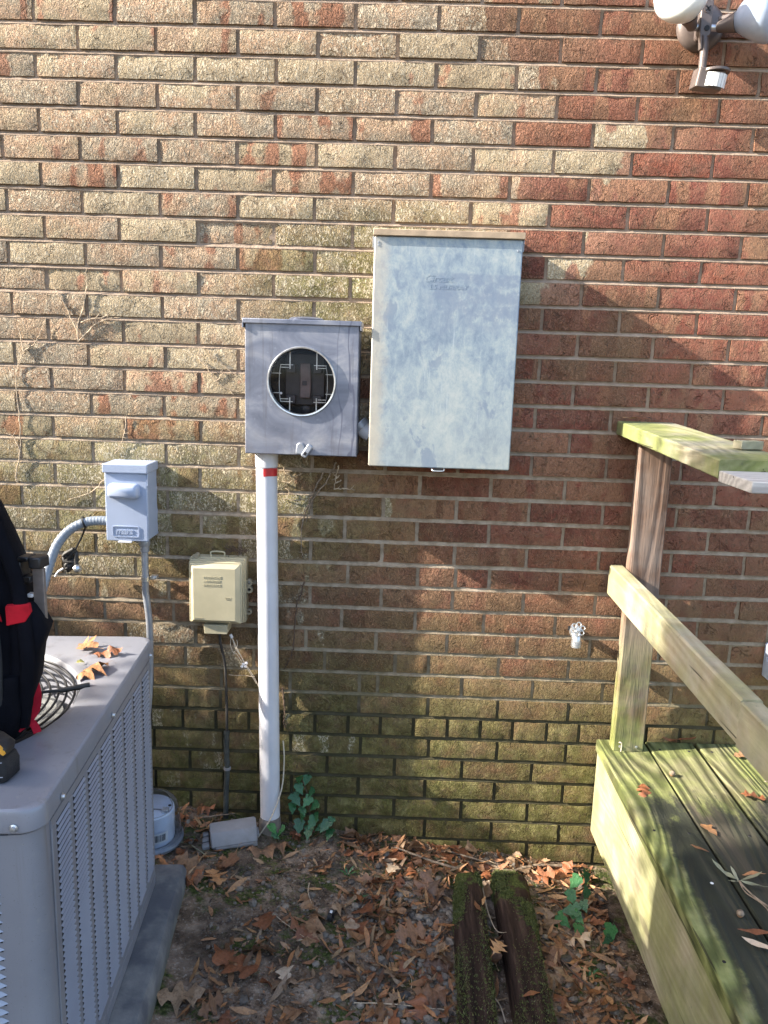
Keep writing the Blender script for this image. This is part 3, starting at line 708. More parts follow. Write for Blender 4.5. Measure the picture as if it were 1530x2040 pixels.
# ------------------------------------------------------------------ telephone interface box
ph = thing('telephone_box', 'beige plastic telephone network interface box on the wall', 'telephone box', (.158, 0, .672))
def tier(parent, name, mat, a, y0, y1, g=0, r=.006):
    b = MB(); o0 = rrect(a[0], a[1], a[2], a[3], r, 3); o1 = rrect(a[0]+g, a[1]-g, a[2]+g, a[3]-g, max(.001, r-g*.3), 3)
    b.loops([[Vector((p[0], y0, p[1])) for p in o0], [Vector((p[0], y1, p[1])) for p in o1]]); return b.build(name, mat, parent, 30, .0012)
tier(ph, 'base', 'beige', (-.082, .083, -.002, .192), .006, -.030, .0, .007)
tier(ph, 'base_rim', 'beige', (-.079, .080, .000, .189), -.0302, -.042, .0005, .007)
tier(ph, 'lid', 'beige', (-.078, .076, .002, .186), -.0425, -.056, .001, .006)
tier(ph, 'lid_face', 'beige', (-.073, .071, .004, .181), -.0562, -.072, .011, .002)
MB().prism([(-.034, -.030), (.032, -.030), (.034, -.0022), (-.036, -.0022)], -.060, .002).build('cable_spout', 'beige', ph, 35, .0015)
for s_, z_ in (('TELEPHONE', .140), ('NETWORK', .1285), ('INTERFACE', .117)):
    text('embossed_lettering', s_, .0098, (-.006, -.0722, z_), 'beige', ph, .0007, 0, align='CENTER', bold=.0001)
text('embossed_lettering', 'Customer', .0046, (.0385, -.0722, .083), 'beige', ph, .0006, .0, align='CENTER')
text('embossed_lettering', 'Access', .0046, (.0385, -.0722, .0785), 'beige', ph, .0006, .0, align='CENTER')
text('embossed_lettering', 'SIECOR', .0078, (-.060, -.0722, .0175), 'beige', ph, .0007, .15)
hb = MB(); hb.tube(smooth_path([(-.020, -.020, .192), (-.020, -.020, .206), (.016, -.020, .206), (.016, -.020, .192)], 6), .0024, 6); hb.build('hanger_loop', 'beige', ph, 50)
MB().tube([(-.060, -.018, .196), (-.060, -.040, .196)], [.007, .007], 12).build('hinge_barrel', 'beige_dark', ph, 50)
for z_, r_ in ((.118, .010), (.097, .011)):
    MB().lathe([(r_*.45, 0), (r_, 0), (r_, .012), (r_*.45, .012)], 16, Matrix.Translation((.090, -.012, z_)) @ Matrix.Rotation(R(90), 4, 'X'), False).build('mounting_lug', 'beige_dark', ph)
    MB().lathe([(.0005, 0), (.0048, .001), (.0035, .003)], 12, Matrix.Translation((.090, -.016, z_)) @ Matrix.Rotation(R(90), 4, 'X')).build('lug_screw', 'zinc' if z_ > .1 else 'dark', ph)
MB().lathe([(.004, 0), (.009, 0), (.009, .010), (.004, .010)], 14, Matrix.Translation((.089, -.010, .028)) @ Matrix.Rotation(R(90), 4, 'X'), False).build('mounting_lug', 'beige_dark', ph)
for z_ in (.035, .115): box('hinge_tab', 'beige', ph, -.0838, -.0822, -.030, -.012, z_-.012, z_+.012, .0004)

bc = thing('black_cable', 'black cable dropping from the telephone box to a taped ground sleeve', 'cable', (0, 0, 0))
MB().tube(smooth_path([(.161, -.030, .645), (.165, -.030, .60), (.174, -.018, .535), (.1765, -.014, .45), (.178, -.014, .38), (.178, -.016, .312)], 6), .0042, 8).build('cable', 'blackc', bc)
MB().tube(smooth_path([(.178, -.018, .318), (.177, -.018, .25), (.179, -.018, .19)], 6), [.0085+.0009*math.sin(i*2.3) for i in range(13)], 10).build('tape_wrap', 'sleeve', bc)
MB().tube([(.179, -.018, .192), (.179, -.018, .200)], .0110, 12).build('cable_band', 'gbox', bc)
MB().tube(smooth_path([(.179, -.018, .189), (.176, -.020, .12), (.174, -.022, .03), (.173, -.024, -.02)], 5), .0082, 10).build('ground_sleeve', 'sleeve', bc)
lw = thing('phone_wires', 'loose cream phone wires with white splice beads between phone box and pipe', 'wire', (0, 0, 0))
for r_, pts in ((.0014, [(.196, -.030, .628), (.215, -.030, .585), (.235, -.028, .545), (.262, -.026, .500), (.287, -.030, .452)]),
                (.0011, [(.197, -.030, .628), (.210, -.034, .590), (.222, -.03, .57), (.245, -.028, .523), (.270, -.026, .480)]),
                (.0010, [(.196, -.030, .625), (.194, -.03, .60), (.202, -.03, .575), (.212, -.03, .572), (.228, -.03, .545)]),
                (.0010, [(.203, -.030, .575), (.210, -.028, .585), (.214, -.028, .603), (.212, -.028, .615)])):
    MB().tube(smooth_path([(x, y, z) for x, y, z in pts], 5), r_, 6).build('wire', 'wire', lw)
MB().tube([(.194, -.030, .632), (.199, -.030, .622)], .0045, 8).build('bushing', 'white', lw)
for px, pz in ((.232, .542), (.2405, .5455), (.2375, .535), (.228, .535)):
    MB().tube([(px-.003, -.034, pz-.003), (px-.001, -.034, pz-.001), (px+.002, -.034, pz+.001), (px+.004, -.034, pz+.003)], [.002, .0046, .0046, .002], 10).build('splice_bead', 'white', lw, 60)
tag(MB().tube(smooth_path([(.184, -.010, .497), (.205, -.010, .4955), (.230, -.010, .497), (.250, -.010, .494), (.262, -.010, .495)], 4), .0012, 5).build('twig', 'vine'),
    'short pale twig stuck on the brick between black cable and white pipe', 'twig')

# ------------------------------------------------------------------ garden tap
tp = thing('garden_tap', 'small grey metal garden tap with five lobed handle on the wall', 'tap', (1.203, 0, .684))
MB().tube([(0, .01, -.006), (0, -.030, -.010)], [.012, .011], 16).build('wall_pipe', 'zinc', tp)
MB().tube(smooth_path([(0, -.022, -.008), (0, -.042, -.010), (.001, -.050, -.022), (.001, -.053, -.044)], 5), [.0145]*6+[.0135]*8+[.0135, .0135], 18).build('spout', 'zinc', tp, 50)
for z_ in (-.030, -.036, -.042): MB().lathe([(.0135, 0), (.0148, .001), (.0148, .003), (.0135, .004)], 20, Matrix.Translation((.001, -.0525, z_)) @ Matrix.Rotation(R(-6), 4, 'X'), False).build('thread_ring', 'zinc', tp)
MB().lathe([(.0105, .0), (.0001, .0)], 18, Matrix.Translation((.001, -.0535, -.0445)) @ Matrix.Rotation(R(-6), 4, 'X'), False).build('spout_opening', 'dark', tp)
MB().lathe([(.011, 0), (.012, .004), (.009, .012), (.005, .020), (.004, .030)], 16, Matrix.Translation((0, -.036, .0)) @ Matrix.Rotation(R(62), 4, 'X')).build('bonnet', 'zinc', tp, 40)
hw = Matrix.Translation((0, -.064, .014)) @ Matrix.Rotation(R(68), 4, 'X')
b = MB()
for k in range(6):
    a = 2*math.pi*k/6+.3; c0 = Vector((math.cos(a)*.0145, math.sin(a)*.0145, 0))
    b.tube([hw @ (c0+Vector((.0062*math.cos(t), .0062*math.sin(t), 0))) for t in np.linspace(0, 2*math.pi, 13)], .0019, 6)
b.tube([hw @ Vector((0, 0, -.004)), hw @ Vector((0, 0, .004))], .0065, 12)
b.build('handle', 'zinc', tp, 60)
MB().tube([(-.014, -.004, -.004), (.012, -.004, -.006)], .007, 8).build('escutcheon', 'dark', tp)

# ------------------------------------------------------------------ twin floodlight with sensor
fl = thing('floodlight', 'brown twin floodlight with frosted bulbs and motion sensor at upper right', 'floodlight', (1.397, 0, 2.264))
MX = Matrix.Rotation(R(90), 4, 'X')
MB().lathe([(.060, .0), (.060, .006), (.052, .016), (.040, .021), (.0, .023)], 40, Matrix.Translation((.006, 0, .036)) @ MX).build('mounting_plate', 'lamp', fl, 50)
MB().rbox(-.014, .016, -.060, -.020, -.008, .082, .010, 4).build('junction_body', 'lamp', fl, 40, .003)
MB().lathe([(.0005, 0), (.0065, 0), (.0065, .002), (.0005, .002)], 16, Matrix.Translation((.004, -.060, .012)) @ MX).build('plug_hole', 'dark', fl)
MB().lathe([(.0005, 0), (.010, 0), (.010, .002), (.0005, .002)], 20, Matrix.Translation((.002, -.060, .056)) @ MX).build('screw_head', 'lamp', fl)
for a_ in (45, -45): MB().box(-.008, .008, -.0016, 0, -.0014, .0014, Matrix.Translation((.002, -.0622, .056)) @ Matrix.Rotation(R(a_), 4, 'Y')).build('screw_slot', 'dark', fl)
def lamp(sgn, mat, target, base, rr):
    d = (Vector(target)-Vector(base)).normalized(); q = d.to_track_quat('Z', 'Y').to_matrix().to_4x4(); M = Matrix.Translation(base) @ q
    MB().tube([(sgn*.014, -.045, base[2]*.6+.008), Vector(base)-d*.004], .0085, 14).build('swivel', 'zinc', fl)
    MB().lathe([(.010, -.004), (.013, .0), (.015, .012), (.022, .034), (.024, .040)], 24, M).build('lamp_holder', 'lamp', fl, 40)
    MB().lathe([(.022, .0405), (.038, .058), (.057, .083), (.066, .104), (.064, .118), (.053, .129), (.032, .136), (.0, .138)], 36, M).build('bulb', mat, fl, 60)
    MB().box(-.005, .005, .014, .024, .0, .028, M).build('wing_lug', 'lamp', fl, 35, .002)
lamp(-1, 'bulb', (-.110, -.165, .070), (-.030, -.050, .018), 1)
lamp(1, 'bulbb', (.150, -.130, .030), (.036, -.050, .018), 1)
MB().tube([(.002, -.05, -.006), (.004, -.056, -.028), (.002, -.060, -.088)], [.0105, .0105, .0095], 16).build('sensor_arm', 'lamp', fl, 40)
MB().box(-.014, -.008, -.066, -.052, -.038, .0, Matrix.Rotation(R(-6), 4, 'Y')).build('arm_wing', 'lamp', fl, 35, .002)
MS = Matrix.Translation((.018, -.060, -.108)) @ Matrix.Rotation(R(7), 4, 'Y') @ Matrix.Rotation(R(8), 4, 'X')
MB().rbox(-.034, .034, -.026, .030, -.022, .022, .008, 3, MS, 'z').build('sensor_head', 'lamp', fl, 40, .002)
MB().lathe([(.036, .0), (.036, .007)], 28, Matrix.Translation(MS @ Vector((.012, -.006, .0155)))).build('sensor_visor', 'lamp', fl, 35, .001)
b = MB()
for k in range(7):
    a0, a1 = R(-150+k*17), R(-150+(k+1)*17-1.5)
    p = [Vector((.012+.0325*math.cos(a), -.004+.0325*math.sin(a), 0)) for a in (a0, a1)]
    b.add([MS @ (p[0]+Vector((0, 0, -.017))), MS @ (p[1]+Vector((0, 0, -.017))), MS @ (p[1]+Vector((0, 0, .014))), MS @ (p[0]+Vector((0, 0, .014)))], [(0, 1, 2, 3)])
b.build('sensor_lens', 'lens', fl, None)

# pale box at the right edge of the picture
rb = thing('outlet_cover', 'pale lavender outlet cover on the wall beyond the stair rail', 'outlet cover', (1.812, 0, .553))
MB().rbox(-.040, .045, -.048, .0, 0, .105, .006, 3).build('cover', 'disc', rb, 40, .003)
MB().tube([(-.041, -.03, .055), (-.041, -.03, .068)], .004, 8).build('hinge', 'disc', rb)
box('lid', 'disc', rb, -.034, .039, -.054, -.0485, .008, .097, .002)

# ------------------------------------------------------------------ dead vines on the brick
def vine(paths, label, mat='vine', r=.0016, seed=0, off=-.0035):
    r = r*1.2
    rs = random.Random(seed); b = MB()
    for p in paths:
        P = []
        q = smooth_path([(x, off, z) for x, z in p], 8)
        for i, v in enumerate(q):
            P.append(v+Vector((mn.noise(Vector((i*.5, seed, 1)))*.004, -abs(mn.noise(Vector((i*.45, seed, 7))))*.0022, mn.noise(Vector((i*.5, seed, 3)))*.003)))
        n = len(P); b.tube(P, [r*(1-.5*i/n) for i in range(n)], 6)
        for i in range(3, n-2, 3):
            if rs.random() < .6:
                d = Vector((rs.uniform(-1, 1), -.08, rs.uniform(-.3, 1))).normalized()*rs.uniform(.006, .018)
                b.tube([P[i], P[i]+d*.6, P[i]+d+Vector((0, 0, .002))], [r*.5, r*.4, r*.25], 4)
    return tag(b.build('dead_vine', mat, None, 60), label, 'vine')
vine([[(-.425, 1.06), (-.43, 1.076), (-.412, 1.16), (-.41, 1.25), (-.414, 1.31), (-.41, 1.376), (-.388, 1.432)], [(-.388, 1.432), (-.355, 1.455), (-.335, 1.49), (-.324, 1.515)], [(-.388, 1.432), (-.395, 1.48), (-.40, 1.50)], [(-.412, 1.15), (-.43, 1.19), (-.45, 1.20)]],
     'long pale dead vine running up the brick at the far left', seed=1)
vine([[(-.232, 1.464), (-.233, 1.505), (-.214, 1.559), (-.202, 1.62), (-.203, 1.66)], [(-.232, 1.49), (-.250, 1.525), (-.263, 1.558), (-.301, 1.623)], [(-.230, 1.466), (-.200, 1.495), (-.181, 1.513), (-.15, 1.526), (-.122, 1.532)], [(-.222, 1.515), (-.20, 1.525), (-.165, 1.53), (-.146, 1.54)]],
     'forked pale dead vine shaped like a bare branch on the upper left brick', seed=2, r=.0018)
vine([[(-.105, 1.26), (-.109, 1.225), (-.117, 1.195), (-.14, 1.151)]], 'short pale vine strand just above the disconnect box', seed=3, r=.0013)
vine([[(-.150, 1.09), (-.172, 1.078), (-.205, 1.045), (-.229, 1.032), (-.288, 1.011)]], 'curving pale vine strand left of the disconnect box', seed=4, r=.0014)
vine([[(.459, 1.121), (.431, 1.062), (.408, 1.003), (.397, .943), (.399, .868)], [(.494, 1.150), (.467, 1.093), (.425, 1.033), (.411, .973)]],
     'double brown vine stem hanging below the meter box', 'stick', .0026, 5)
vine([[(.502, 1.14), (.494, 1.108), (.489, 1.072)], [(.489, 1.072), (.52, 1.074), (.548, 1.072)], [(.492, 1.10), (.505, 1.112)], [(.494, 1.09), (.510, 1.098)]], 'little hooked dead twig right below the meter box', seed=6, r=.0018)
vine([[(.406, .793), (.396, .75), (.384, .715), (.378, .606), (.369, .56), (.349, .517)]], 'thin dark vine stem on the brick right of the white pipe', 'vined', .0021, 7)
vine([[(.104, 1.427), (.13, 1.40), (.152, 1.366), (.19, 1.345), (.245, 1.334)], [(.152, 1.366), (.165, 1.38), (.17, 1.40)], [(.13, 1.455), (.137, 1.44), (.16, 1.42), (.20, 1.39)], [(.19, 1.345), (.20, 1.33)]], 'tangle of fine dead vine left of the meter box', seed=8, r=.0013)
vine([[(.345, 1.155), (.36, 1.145), (.385, 1.135), (.41, 1.125)], [(.35, 1.14), (.345, 1.12), (.37, 1.105), (.40, 1.115)], [(.34, 1.09), (.36, 1.085), (.37, 1.10)], [(.35, 1.07), (.36, 1.06), (.355, 1.045)], [(.345, 1.04), (.38, 1.035), (.41, 1.04)]], 'fine pale vine roots beside the red taped top of the pipe', seed=9, r=.0012)
vine([[(.345, .46), (.349, .42), (.352, .38), (.350, .345), (.355, .33)]], 'dark root strand low on the brick beside the white pipe', 'vined', .0025, 10)
b = MB()
for k in range(26):
    a = Vector((.16+random.gauss(0, .012), -.012, .880)); P = [a]
    for q in range(4): P.append(P[-1]+Vector((random.gauss(0, .010), random.uniform(-.006, .002), random.gauss(.003, .007))))
    b.tube(smooth_path(P, 3), .0008, 4)
ob = tag(b.build('twig_tuft', 'vined', None), 'small tuft of dark dead rootlets above the telephone box', 'twig tuft'); ob.location.x = .045

# ------------------------------------------------------------------ wooden deck with post and rails
dk = thing('wooden_deck', 'algae stained wooden deck with corner post and two hand rails', 'deck', (1.30, -.012, .332), R(.6))
SL = .030                                  # everything falls a little towards the viewer
def plank(name, mat, x0, x1, ya, yb, z0, z1, bev=.003, ny=14, w=.0012, seed=0, sl=SL, skew=0):
    """board running along y, with slightly wavy long edges"""
    L = []
    for i in range(ny+1):
        y = ya+(yb-ya)*i/ny; dz = sl*y; k = skew*(y-ya)
        e = [mn.noise(Vector((y*6, j*3.1, seed)))*w for j in range(4)]
        g = bev
        L.append([Vector((x+k, y, z+dz)) for x, z in ((x0+g+e[0], z0), (x1-g+e[1], z0), (x1+e[1], z0+g), (x1+e[1], z1-g), (x1-g+e[1], z1+e[2]*.5), (x0+g+e[0], z1+e[3]*.5), (x0+e[0], z1-g), (x0+e[0], z0+g))])
    return MB().loops(L).build(name, mat, dk, 25)
bx = [0, .1475, .300, .4535, .606, .759]
for i, x in enumerate(bx):
    if i == 2:   # split board: ridged strip beside a plain one
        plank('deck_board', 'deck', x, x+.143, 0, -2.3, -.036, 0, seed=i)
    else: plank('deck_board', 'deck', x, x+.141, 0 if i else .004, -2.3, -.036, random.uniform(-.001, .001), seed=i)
for i, x in enumerate(bx[:5]):
    for y_ in (-.045, -.445, -.86):
        for k_ in (.028, .112):
            if i == 0 and y_ > -.1: continue
            MB().lathe([(.0002, .0004), (.0036, .0002), (.0042, -.001)], 9, Matrix.Translation((x+k_, y_+.006*math.sin(i*7+k_*90), SL*y_+.0012)), False).build('nail_head', 'dark', dk)
plank('fascia_board', 'fascia', .004, .042, -.004, -2.3, -.300, -.037, seed=11)
for i in range(4): plank('joist', 'fascia', .30+i*.40, .338+i*.4, -.01, -2.3, -.23, -.038, seed=20+i)
plank('ledger_board', 'fascia', .044, 1.6, .008, -.028, -.23, -.038, seed=31, ny=2)
# post standing on the first board against the wall
pz = []
for i in range(15):
    z = -.0+.921*i/14; g = .003; e = [mn.noise(Vector((z*6, j*2.3, 40)))*.0012 for j in range(4)]
    x0, x1, y0, y1 = .031+e[0]*.5, .120+e[1]*.5, -.062+e[2]*.4, -.022+e[3]*.4
    pz.append([Vector(p) for p in ((x0+g, y0, z), (x1-g, y0, z), (x1, y0+g, z), (x1, y1-g, z), (x1-g, y1, z), (x0+g, y1, z), (x0, y1-g, z), (x0, y0+g, z))])
MB().loops(pz).build('post', 'post', dk, 25)
for x_ in (.050, .098):
    MB().lathe([(.0005, 0), (.004, .0005), (.004, .002), (.0005, .003)], 10, Matrix.Translation((x_, -.0625, .014)) @ MX).build('nail_head', 'zinc', dk)
MB().tube(smooth_path([(.046, -.066, .028), (.050, -.070, .030), (.053, -.070, .022), (.052, -.070, .002)], 4), .0016, 6).build('bent_nail', 'wire', dk)
plank('cap_rail', 'cap', -.020, .136, .006, -.690, .923, .961, .003, seed=51, sl=.034)
plank('middle_rail', 'rail', -.012, .028, -.012, -.875, .462, .551, .004, seed=52, sl=.026)
plank('middle_rail', 'rail', -.0125, .0275, -.8765, -2.3, .459, .547, .003, seed=53, sl=.026)
# grey cross board lapped on the corner of the cap rail
MB().box(-.020, .62, -.834, -.693, .895, .9165).build('cross_rail', 'raily', dk, 35, .002)

blk = thing('wood_offcut', 'small wooden offcut block lying on the green top rail', 'wood block', (1.385, -.545, 1.2765), R(0))
MB().box(-.0, .052, -.016, .014, 0, .018, Matrix.Rotation(R(12), 4, 'Z')).build('block', 'rail', blk, 35, .0015)

# ------------------------------------------------------------------ air conditioner on its pad
AW = .38; ACH = .662; ACZ = .082
ac = thing('air_conditioner', 'grey outdoor air conditioning unit with louvered sides and round fan grille', 'air conditioner', (-.277, -.782, ACZ), R(4.8))
def sq(r, h, n=8, cr=.05): return [Vector((p[0], p[1], h)) for p in rrect(-r, r, -r, r, cr, n)]
n_ = 36
b = MB(); b.loops([sq(AW-.016, .0), sq(AW-.016, ACH-.04)], True, False, False); b.build('inner_coil', 'acin', ac, 40)
b = MB(); b.loops([sq(AW+.004, .004), sq(AW+.004, .030), sq(AW-.002, .032)], True, True, False); b.build('base_pan', 'ac', ac, 40)
# corner posts
for cxs, cys in ((1, 1), (1, -1), (-1, 1), (-1, -1)):
    L = []
    arc = [(AW-.036+.036*math.cos(a), AW-.036+.036*math.sin(a)) for a in np.linspace(0, math.pi/2, 9)]
    pts = [(AW, AW-.048)]+arc+[(AW-.048, AW)]
    inner = [(AW-.010, AW-.048)]+[(AW-.036+.026*math.cos(a), AW-.036+.026*math.sin(a)) for a in np.linspace(0, math.pi/2, 9)]+[(AW-.048, AW-.010)]
    ring = [(x*cxs, y*cys) for x, y in pts+inner[::-1]]
    MB().loops([[Vector((x, y, .030)) for x, y in ring], [Vector((x, y, ACH-.045)) for x, y in ring]]).build('corner_post', 'ac', ac, 40)
# louvered faces: right side has upright ribs with many fine slats between
def side_panel(M, mat_l, slot_pitch, ncol, x0, x1):
    zb, zt_ = .060, ACH-.062; rib = .020; cw = (x1-x0+rib)/ncol-rib
    for z0_, z1_ in ((.031, zb), (zt_, ACH-.046)): MB().box(x0-.020, x1+.020, -.003, .0, z0_, z1_, M).build('panel_rail', 'ac', ac, 35)
    for c in range(ncol+1):
        xa = x0+c*(cw+rib)-rib; MB().box(xa, xa+rib, -.0035, .0, zb, zt_, M).build('panel_rib', 'ac', ac, 35, .001)
    for c in range(ncol):
        xa = x0+c*(cw+rib); b = MB(); k = 0; z = zb+.003
        while z < zt_-.004:
            w_ = slot_pitch*.40
            b.add([M @ Vector(p) for p in ((xa, -.0064, z), (xa+cw, -.0064, z), (xa+cw, -.0022, z+.0022), (xa, -.0022, z+.0022))], [(0, 1, 2, 3)])
            b.add([M @ Vector(p) for p in ((xa, -.0064, z), (xa+cw, -.0064, z), (xa+cw, -.0058, z-.0012), (xa, -.0058, z-.0012))], [(0, 1, 2, 3)])
            z += slot_pitch
        tag(b.build('louver_slats', mat_l, ac, None), kind='stuff')
MS_ = Matrix.Translation((AW, 0, 0)) @ Matrix.Rotation(R(90), 4, 'Z')
side_panel(MS_, 'acl', .0118, 8, -.318, .322)
MBk = Matrix.Translation((0, AW, 0)) @ Matrix.Rotation(R(180), 4, 'Z'); side_panel(MBk, 'acl', .0125, 8, -.285, .290)
ML_ = Matrix.Translation((-AW, 0, 0)) @ Matrix.Rotation(R(-90), 4, 'Z'); side_panel(ML_, 'acl', .0125, 8, -.285, .290)
# front face: smooth sheet with half-moon slots
fb = MB(); fb.box(-.332, .332, -.003, 0, .031, ACH-.046, Matrix.Translation((0, -AW+.003, 0))); fb.build('front_sheet', 'ac', ac, 35)
for c in range(7):
    b = MB(); xa = -.335+c*.0955
    z = .07
    while z < ACH-.085:
        n = 9; T = [Vector((xa+.078*i/(n-1), -AW-.0005, z+.0085*math.sin(math.pi*min(1, max(0, i/(n-1)))) ** .35)) for i in range(n)]
        Bm = [Vector((p.x, -AW-.0085*math.sin(math.pi*i/(n-1))**.35 if 0 < i < n-1 else -AW-.0005, z-.001)) for i, p in enumerate(T)]
        b.loops([Bm, T], False)
        z += .0165
    tag(b.build('louver_hoods', 'acl', ac, 40), kind='stuff')
    b = MB(); z = .07
    while z < ACH-.085: b.box(xa+.002, xa+.076, -AW-.0008, -AW+.002, z-.0045, z-.0012); z += .0165
    tag(b.build('louver_slots', 'dark', ac), kind='stuff')
# top cover: rounded square sheet with round opening
n8 = 11; NN = 4*(n8+1)
def ringc(r, h, n=NN): # match order with rrect corners (starts at corner 1, angle 0..90)
    out = []
    for q in range(4):
        for k in range(n8+1):
            a = R(q*90+ (k+.5)*90/(n8+1)); out.append(Vector((r*math.cos(a), r*math.sin(a), h)))
    return out
def sqr(r, h, cr=.036):
    return [Vector((p[0], p[1], h)) for p in rrect(-r, r, -r, r, cr, n8)]
FR = .318
b = MB(); b.loops([sqr(AW+.005, ACH-.040), sqr(AW+.007, ACH-.037), sqr(AW+.006, ACH-.008), sqr(AW+.004, ACH-.003), sqr(AW+.0005, ACH-.0004), sqr(AW-.006, ACH), ringc(FR+.004, ACH-.0005), ringc(FR-.006, ACH-.004), ringc(FR-.016, ACH-.020), ringc(FR-.020, ACH-.05), ringc(FR-.036, ACH-.14)], True, False, False)
b.build('top_cover', 'ac', ac, 30)
for dx, dy in ((AW+.008, .325), (AW+.008, .0), (AW+.008, -.30), (.345, -AW-.008), (-.1, -AW-.008), (0, AW+.008)):
    M = Matrix.Translation((dx, dy, ACH-.028)) @ (Matrix.Rotation(R(90), 4, 'Y') if abs(dx) > AW else Matrix.Rotation(R(90 if dy < 0 else -90), 4, 'X'))
    MB().lathe([(.0065, 0), (.0065, .001), (.0045, .002), (.004, .0055), (.0005, .006)], 12, M).build('screw', 'zinc', ac)
# wire guard
for k, r_ in enumerate((.300, .284, .268, .252, .236, .220, .190, .160, .130, .100, .078)):
    zz = ACH-.012
    MB().tube([(r_*math.cos(t), r_*math.sin(t), zz) for t in np.linspace(0, 2*math.pi, 57)], .0026, 6, False).build('guard_ring', 'black', ac, 60)
for k in range(6):
    a = R(14+60*k)
    MB().tube([(.06*math.cos(a), .06*math.sin(a), ACH-.006), (.312*math.cos(a), .312*math.sin(a), ACH-.004)], .0035, 6).build('guard_spoke', 'black', ac, 60)
    MB().tube([(.270*math.cos(a), .270*math.sin(a), ACH-.005), (.330*math.cos(a), .330*math.sin(a), ACH+.002)], .0060, 8).build('spoke_clip', 'black', ac, 60)
MB().lathe([(.0, ACH-.20), (.075, ACH-.20), (.075, ACH-.04), (.06, ACH-.03), (.0, ACH-.028)], 28).build('fan_motor', 'fan', ac, 40)
for k in range(3):
    a0 = R(26+120*k); L = []
    for i in range(10):
        t = i/9; r_ = .07+.205*t; w0 = R(24+12*t)
        L.append([Vector((r_*math.cos(a0+w0*(s-.5)*2), r_*math.sin(a0+w0*(s-.5)*2), ACH-.060-.030*(s-.5)*2*.9)) for s in np.linspace(0, 1, 9)])
    MB().loops(L, False).build('fan_blade', 'fan', ac, 60)
MB().lathe([(.0, .0), (FR-.037, .0)], 40, Matrix.Translation((0, 0, ACH-.19)), False).build('shroud_floor', 'acin', ac)

pd = thing('concrete_pad', 'low grey concrete pad under the air conditioning unit', 'concrete pad', (-.277, -.782, 0), R(4.8))
b = MB(); nx_ = 20; L = []
for i in range(nx_+1):
    y = -.46+.88*i/nx_; e = [mn.noise(Vector((y*5, j*3., 77)))*.004 for j in range(3)]
    L.append([Vector(p) for p in ((-.46, y, -.08), (.452+e[0], y, -.08), (.448+e[1], y, ACZ-.016+e[2]), (.440+e[1], y, ACZ-.003+e[2]*.3), (.430, y, ACZ), (-.46, y, ACZ))])
b.loops(L).build('pad_slab', 'conc', pd, 40)

# ------------------------------------------------------------------ leaves
def leaf_mesh(name, kind, seed, size, curl=.18, nx=None):
    rs = random.Random(seed)
    if kind == 'oak':
        base = [(0, .008), (.08, .05), (.15, .16), (.20, .23), (.25, .19), (.29, .11), (.35, .10), (.42, .24), (.50, .40), (.53, .31), (.57, .25), (.595, .13), (.65, .11), (.71, .21), (.80, .31), (.82, .20), (.86, .11), (.92, .09), (1.0, .0)]
    elif kind == 'broad':
        base = [(0, .01), (.12, .14), (.25, .24), (.33, .30), (.40, .22), (.52, .26), (.66, .42), (.74, .40), (.80, .27), (.88, .20), (1.0, .0)]
    elif kind == 'ivy':
        base = [(-.14, .10), (-.05, .27), (.06, .42), (.18, .36), (.30, .28), (.42, .34), (.52, .27), (.64, .17), (.80, .09), (1.0, .0)]
    else:
        base = [(0, .006), (.12, .045), (.3, .085), (.5, .10), (.7, .080), (.88, .04), (1, .0)]
    pts = {}
    V = []; F = []
    cu, cv = rs.uniform(.4, 1.3)*curl*(1 if rs.random() < .7 else -1), rs.uniform(-1, 1)*curl
    tw = rs.uniform(-.5, .5)*(1 if kind == 'slim' else .3); bend = rs.uniform(-.18, .18)
    def P(t, w):
        x = t; y = w+bend*(t*t-.3*t)
        z = cu*(abs(w)**1.4)*1.6+cv*(t-.5)**2*1.6+tw*w*t+mn.noise(Vector((t*4, w*4, seed)))*curl*.35
        return ((x-.5)*size, y*size, z*size)
    rows = []
    for sd_ in (-1, 1):
        rows.append([(t+rs.uniform(-.012, .012)*(kind == 'oak'), sd_*h*rs.uniform(.85, 1.15)) for t, h in base])
    n = len(base)
    for i in range(n): V.append(P(base[i][0] if i else base[0][0] if kind != 'ivy' else 0, 0))
    for r_ in rows:
        for t, w_ in r_: V.append(P(t, w_))
    for i in range(n-1):
        F.append((i, i+1, n+i+1, n+i)); F.append((i+1, i, 2*n+i, 2*n+i+1))
    if kind in ('oak', 'broad', 'ivy'):      # stalk
        o = len(V); l = .22 if kind != 'ivy' else .35
        for t in (0, -l*.5, -l):
            for w_ in (-.007, .007): x, y, z = P(t, w_); V.append((x, y, z+.002))
        F += [(o, o+2, o+3, o+1), (o+2, o+4, o+5, o+3)]
    m = bpy.data.meshes.new(name); m.from_pydata(V, [], F); m.polygons.foreach_set('use_smooth', [True]*len(F))
    return m, V, F
OAK = [leaf_mesh('oak_leaf', 'oak', s, .115, .42) for s in range(7)]
BRD = [leaf_mesh('broad_leaf', 'broad', 30+s, .085, .25) for s in range(4)]
SLM = [leaf_mesh('slender_leaf', 'slim', 60+s, .062, .22) for s in range(9)]
def leafobj(name, src, mat, loc, rot, sc, label, cat='leaf', group=None):
    me = src[0].copy(); me.materials.clear(); me.materials.append(MT[mat])
    o = bpy.data.objects.new(name, me); COL.objects.link(o); o.location = loc; o.rotation_euler = rot; o.scale = (sc, sc, sc)
    return tag(o, label, cat, group)

